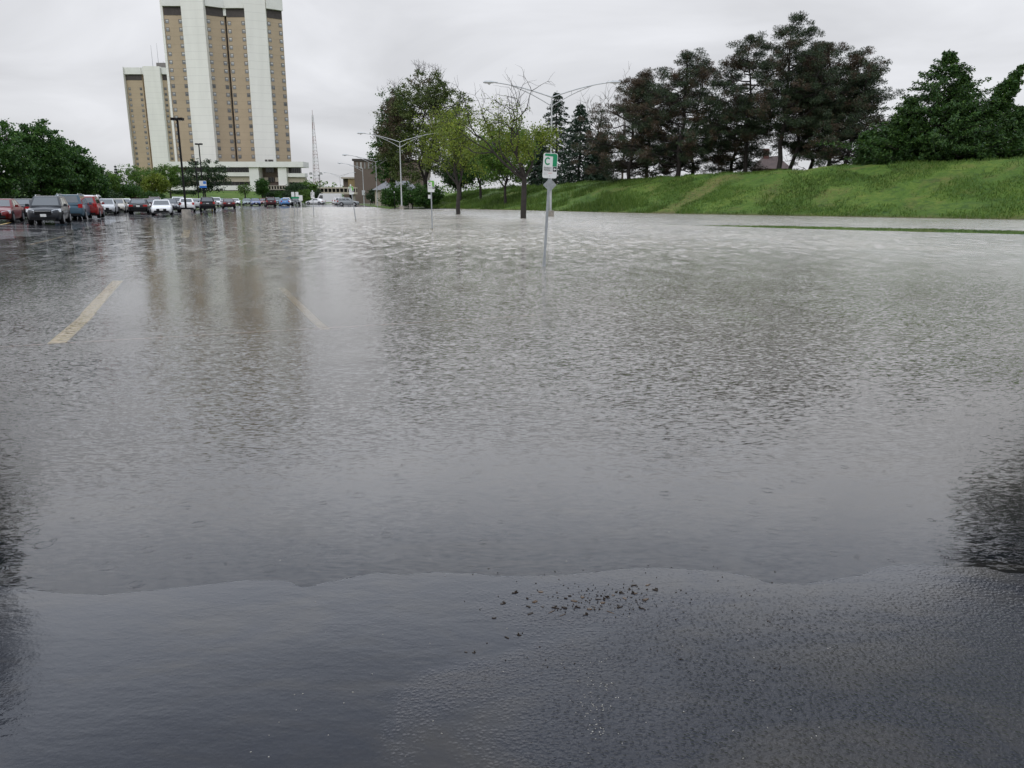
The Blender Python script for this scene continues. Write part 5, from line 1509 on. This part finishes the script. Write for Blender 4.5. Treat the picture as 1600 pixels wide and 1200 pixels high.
        if kind == 'sedan': mb_.box((-hl + .12, s * hw * .70, tz - .16), (.26, hw * .42, .17))
        else: mb_.box((-hl + .15, s * hw * .80, tz - .08), (.28, hw * .26, .26))
        mb_.build('tail_light', M['tail_lens'], root)
        mb_ = MB(); mb_.box((x0b - .42, s * (hw + .09), sp['belt'] + .05), (.12, .2, .15), top=.8); mb_.build('mirror', M['paint'], root)
    mb_ = MB(); mb_.box((hl - .04, 0, nz - .19), (.15, hw * .94, .2)); gr = mb_.build('grille', M['black_plastic'], root)
    mb_ = MB(); mb_.box((hl + .035, 0, nz - .075), (.03, hw * .9, .03)); mb_.build('grille_bar', M['chrome'], gr)
    mb_ = MB(); mb_.box((hl - .05, 0, .37), (.17, hw * 1.4, .16)); mb_.build('front_valance', M['black_plastic'], root)
    mb_ = MB(); mb_.box((-hl + .05, 0, .38), (.16, hw * 1.5, .15)); mb_.build('rear_bumper', M['black_plastic'], root)
    mb_ = MB(); mb_.box((hl + .045, 0, .54), (.02, .31, .16)); mb_.build('licence_plate', M['plate'], root)
    mb_ = MB(); mb_.box((-hl - .002 + (.02 if kind == 'sedan' else .05), 0, sp['tailz'] - .2), (.06, .31, .16)); mb_.build('licence_plate', M['plate'], root)
    if kind in ('suv', 'minivan'):
        for s in (-1, 1):
            mb_ = MB(); mb_.tube([(x0t - .25, s * (yt_ - .08), H), (x0t - .35, s * (yt_ - .08), H + .05), (x1t + .35, s * (yt_ - .08), H + .05), (x1t + .25, s * (yt_ - .08), H - .01)], .018, 5); mb_.build('roof_rail', M['chrome'], root)
    return root
protos = {k: make_car(k) for k in ('sedan', 'suv', 'minivan', 'hatch')}
used = {k: False for k in protos}
ROW = R(-68.0)
def put_car(kind, x, Y, col, label, front=True, head=None):
    X = at(x, Y, 0.8)
    if not used[kind]: o = protos[kind]; used[kind] = True
    else: o = copy_tree(protos[kind])
    z = float(lotz(X, Y))
    o.location = (X, Y, max(z, -0.05)); hd = (ROW if front else ROW + math.pi) if head is None else head
    o.rotation_euler = (0, 0, hd)
    tag(o, label, 'car', 'cars parked at the far side of the flood')
    for ch in o.children:
        if ch.name.split('.')[0] in ('body', 'mirror'): ch.color = (*col, 1)
RED = (0.15, 0.008, 0.008); BLK = (0.004, 0.004, 0.005); GRY = (0.022, 0.024, 0.029); TEAL = (0.05, 0.095, 0.13); SIL = (0.42, 0.43, 0.44)
BEI = (0.42, 0.39, 0.33); WHT = (0.72, 0.72, 0.72); MAR = (0.045, 0.006, 0.01); BLU = (0.06, 0.15, 0.36); DGR = (0.03, 0.033, 0.038)
put_car('sedan', 2, 50, RED, 'dark red sedan cut by the left edge of the photo, front towards the water')
put_car('sedan', 38, 58, BLK, 'black sedan seen from behind between the red sedan and the dark grey SUV', False)
put_car('suv', 77, 48, GRY, 'dark grey compact SUV facing the water, nearest whole car', True)
put_car('minivan', 114, 57.5, TEAL, 'blue grey minivan seen from behind, right of the dark grey SUV', False)
put_car('suv', 138, 61, (0.24, 0.008, 0.007), 'bright red SUV seen from behind, right of the blue minivan', False)
put_car('minivan', 142, 74, WHT, 'white van roof showing above the bright red SUV', True)
put_car('sedan', 166, 75, SIL, 'silver sedan facing the water, right of the bright red SUV')
put_car('sedan', 183, 83, BEI, 'beige sedan facing the water, next right of the silver sedan')
put_car('sedan', 195, 93, WHT, 'white sedan in the gap left of the black sedan with a plate', True)
put_car('sedan', 218, 79, BLK, 'black sedan seen from behind left of the white sedan with a split grille', False)
put_car('sedan', 233, 93, MAR, 'maroon sedan half hidden behind the black sedan', False)
put_car('suv', 242, 108, MAR, 'maroon SUV far behind the white sedan', True)
put_car('sedan', 253, 76, WHT, 'white sedan with dark split grille facing the water, left of the near black lamp post')
put_car('sedan', 266, 90, DGR, 'dark sedan half hidden behind the white split grille sedan', True)
put_car('suv', 279, 104, WHT, 'white SUV farther back, just left of the near black lamp post', True)
put_car('hatch', 292, 92, WHT, 'white hatchback directly behind the concrete drum of the near lamp post', False)
put_car('sedan', 309, 108, SIL, 'grey sedan half hidden between the white hatchback and the black SUV', False)
put_car('suv', 324, 98, BLK, 'black SUV seen from behind left of the yellow bollard', False)
put_car('suv', 338, 138, WHT, 'white SUV facing the lot behind the yellow bollard', True)
put_car('sedan', 347, 150, (0.14, 0.18, 0.24), 'blue grey sedan in the back row right of the yellow bollard', True)
put_car('sedan', 357, 118, MAR, 'dark maroon sedan with red lights standing in the shallow water', False)
put_car('sedan', 368, 170, WHT, 'white sedan in the back row before the lawn', True)
put_car('sedan', 386, 168, (0.14, 0.19, 0.20), 'grey green sedan in the back row below the young tree', True)
put_car('sedan', 399, 160, (0.08, 0.11, 0.24), 'dark blue sedan in the back row left of the low red car', True)
put_car('sedan', 411, 178, RED, 'low red sedan mostly hidden behind the far maroon SUV', True)
put_car('suv', 422, 143, MAR, 'dark maroon SUV seen from behind at the end of the flood', False)
put_car('suv', 432, 188, (0.16, 0.24, 0.26), 'pale teal SUV before the podium entrance', True)
put_car('hatch', 444, 160, (0.10, 0.24, 0.50), 'light blue hatchback at the far end of the lot', False)
put_car('suv', 448, 186, WHT, 'white SUV roof behind the light blue hatchback', True)
put_car('suv', 463, 165, BLK, 'black SUV behind the far twin sign', True, R(-80))
put_car('sedan', 493, 196, WHT, 'white sedan parked nose to the white box van', True, R(165))
put_car('suv', 535, 186, WHT, 'white SUV half hidden behind the silver SUV', True, R(30))
put_car('suv', 544, 165, (0.30, 0.32, 0.33), 'silver SUV seen from its side at the far right of the lot', True, R(6))

# white box van
X = at(516, 212, 1)
van = thing('box_van', 'white box van seen from its side at the far end of the lot', 'van', (X, 212, float(lotz(X, 212))), math.pi)
b = MB(); b.rect(-3.1, 1.6, -1.05, 1.05, .5, 2.75)
b.build('cargo_box', M['white_van'], van)
b = MB(); b.add([(1.603, -1.0, .5), (3.3, -1.0, .5), (3.3, -1.0, 1.25), (2.5, -1.0, 2.7), (1.603, -1.0, 2.7), (1.603, 1.0, .5), (3.3, 1.0, .5), (3.3, 1.0, 1.25), (2.5, 1.0, 2.7), (1.603, 1.0, 2.7)],
      [(0, 1, 2, 3, 4), (9, 8, 7, 6, 5), (0, 5, 6, 1), (1, 6, 7, 2), (2, 7, 8, 3), (3, 8, 9, 4), (4, 9, 5, 0)])
cb = b.build('cab', M['white_van'], van)
for s in (-1, 1):
    b = MB(); b.add([(1.7, s * 1.012, 1.45), (2.85, s * 1.012, 1.45), (2.45, s * 1.012, 2.3), (1.7, s * 1.012, 2.3), (1.7, s * .99, 1.45), (2.85, s * .99, 1.45), (2.45, s * .99, 2.3), (1.7, s * .99, 2.3)],
                    [(0, 1, 2, 3), (7, 6, 5, 4), (0, 4, 5, 1), (1, 5, 6, 2), (2, 6, 7, 3), (3, 7, 4, 0)]); b.build('side_window', M['car_glass'], van)
    for x in (2.3, -2.0):
        wh = bpy.data.objects.new('wheel', None); COL.objects.link(wh); wh.parent = van; wh.location = (x, s * .95, .42)
        b = MB(); b.lathe([(.2, -.12), (.42, -.12), (.42, .12), (.2, .12)], 20, axis='y'); b.build('tyre', M['tyre'], wh, 40)
        b = MB(); b.lathe([(.05, -.13), (.24, -.13), (.24, .13), (.05, .13)], 14, axis='y'); b.build('rim', M['rim'], wh)
        b = MB(); b.lathe([(.05, s * .03), (.52, s * .03), (.52, s * .112), (.05, s * .112)] if s > 0 else [(.05, -.112), (.52, -.112), (.52, -.03), (.05, -.03)], 20, axis='y', off=(x, s * .95, .45)); b.build('wheel_arch', M['black_plastic'], van)
b = MB(); b.add([(3.28, -.9, 1.32), (3.28, .9, 1.32), (2.56, .9, 2.6), (2.56, -.9, 2.6), (3.33, -.9, 1.34), (3.33, .9, 1.34), (2.6, .9, 2.62), (2.6, -.9, 2.62)], [(3, 2, 1, 0), (4, 5, 6, 7), (0, 1, 5, 4), (1, 2, 6, 5), (2, 3, 7, 6), (3, 0, 4, 7)])
b.build('windscreen', M['car_glass'], van)

# ------------------------------------------------------------------ debris at the near shore
rng = np.random.default_rng(9)
M['debris'] = mat("wet_bark_chip", (0.028, 0.019, 0.012), 0.3, 0, 0.5, 30, spec=0.4)
M['debris_brown'] = mat('wet_brown_leaf', (0.075, 0.046, 0.024), 0.35, 0, 0.5, 30, spec=0.4)
M['debris_light'] = mat("pale_petal", (0.34, 0.32, 0.28), 0.6, 0, 0.3, 30)
spots = [(805, 927), (824, 936), (826, 949), (786, 944), (772, 967), (792, 998), (811, 994), (829, 960), (868, 951), (882, 951), (884, 936), (890, 932), (903, 950), (927, 949), (915, 962), (935, 937), (950, 935), (963, 926),
         (972, 928), (983, 922), (988, 928), (986, 934), (1024, 923), (1002, 952), (740, 1022), (728, 1021), (968, 950), (944, 938), (990, 915), (848, 949)]
def chip(mb_, c, L, w, h, a, rng):
    n = 7; ring = []
    for k in range(n):
        t_ = 2 * math.pi * k / n
        r = rng.uniform(.7, 1.15); x, y = math.cos(t_) * L / 2 * r, math.sin(t_) * w / 2 * r
        ring.append((c[0] + x * math.cos(a) - y * math.sin(a), c[1] + x * math.sin(a) + y * math.cos(a)))
    mb_.add([(x, y, c[2] - .002) for x, y in ring] + [(c[0] + (x - c[0]) * .8, c[1] + (y - c[1]) * .8, c[2] + h * rng.uniform(.6, 1.2)) for x, y in ring],
            [tuple(range(n - 1, -1, -1)), tuple(range(n, 2 * n))] + [(i, (i + 1) % n, n + (i + 1) % n, n + i) for i in range(n)])
for x, y in spots:
    q = pix(x, y, 0.0); z = max(float(lotz(q[0], q[1])), 0.0)
    b = MB(); chip(b, (0, 0, 0), rng.uniform(.014, .036), rng.uniform(.005, .012), rng.uniform(.0015, .005), rng.uniform(-.7, .7), rng)
    if rng.uniform() < .5: chip(b, (rng.uniform(-.006, .006), .006, .002), .016, .007, .005, rng.uniform(0, 3), rng)
    o = b.build('bark_chip', M['debris'], loc=(q[0], q[1], z))
    tag(o, 'small dark bark chip lying in the wet debris patch near the camera', 'bark chip', 'bark chips washed up at the near shore')
for x, y in [(836, 941), (862, 957), (897, 940), (921, 953), (941, 943), (958, 931), (976, 936), (993, 928), (1009, 938), (910, 934), (880, 962), (953, 958), (1012, 915), (845, 925)]:
    q = pix(x, y, 0.0); z = max(float(lotz(q[0], q[1])), 0.0)
    b = MB(); L_w = (.045, .005) if rng.uniform() < .35 else (rng.uniform(.02, .034), rng.uniform(.010, .018))
    chip(b, (0, 0, 0), L_w[0], L_w[1], rng.uniform(.0015, .004), rng.uniform(-.8, .8), rng)
    o = b.build('leaf_scrap', M['debris_brown'], loc=(q[0], q[1], z))
    tag(o, 'small wet brown leaf or twig scrap among the dark bark chips', 'leaf scrap', 'leaf scraps washed up at the near shore')
b = MB()
for k in range(190):
    if k < 120: x, y = rng.normal(955, 45), rng.normal(935, 14) + 0.0
    else: x, y = rng.uniform(700, 1250), rng.uniform(880, 1060)
    q = pix(x, y, 0.0); z = max(float(lotz(q[0], q[1])), 0.0)
    chip(b, (q[0], q[1], z), rng.uniform(.004, .011), rng.uniform(.003, .006), .003, rng.uniform(0, 6), rng)
tag(b.build('leaf_litter', M['debris']), 'scattered dark crumbs of leaf litter on the wet asphalt', 'litter', kind='stuff')
b = MB()
for k in range(150):
    if k < 60: x, y = rng.normal(930, 18), rng.uniform(1030, 1160)
    else: x, y = rng.uniform(380, 1300), rng.uniform(760, 1190)
    q = pix(x, y, 0.0); z = max(float(lotz(q[0], q[1])), 0.0)
    chip(b, (q[0], q[1], z), rng.uniform(.003, .008) * (1.6 if rng.uniform() < .1 else 1), rng.uniform(.002, .004), .0015, rng.uniform(0, 6), rng)
tag(b.build('pale_petals', M['debris_light']), 'tiny pale petals and specks floating near the camera', 'petals', kind='stuff')
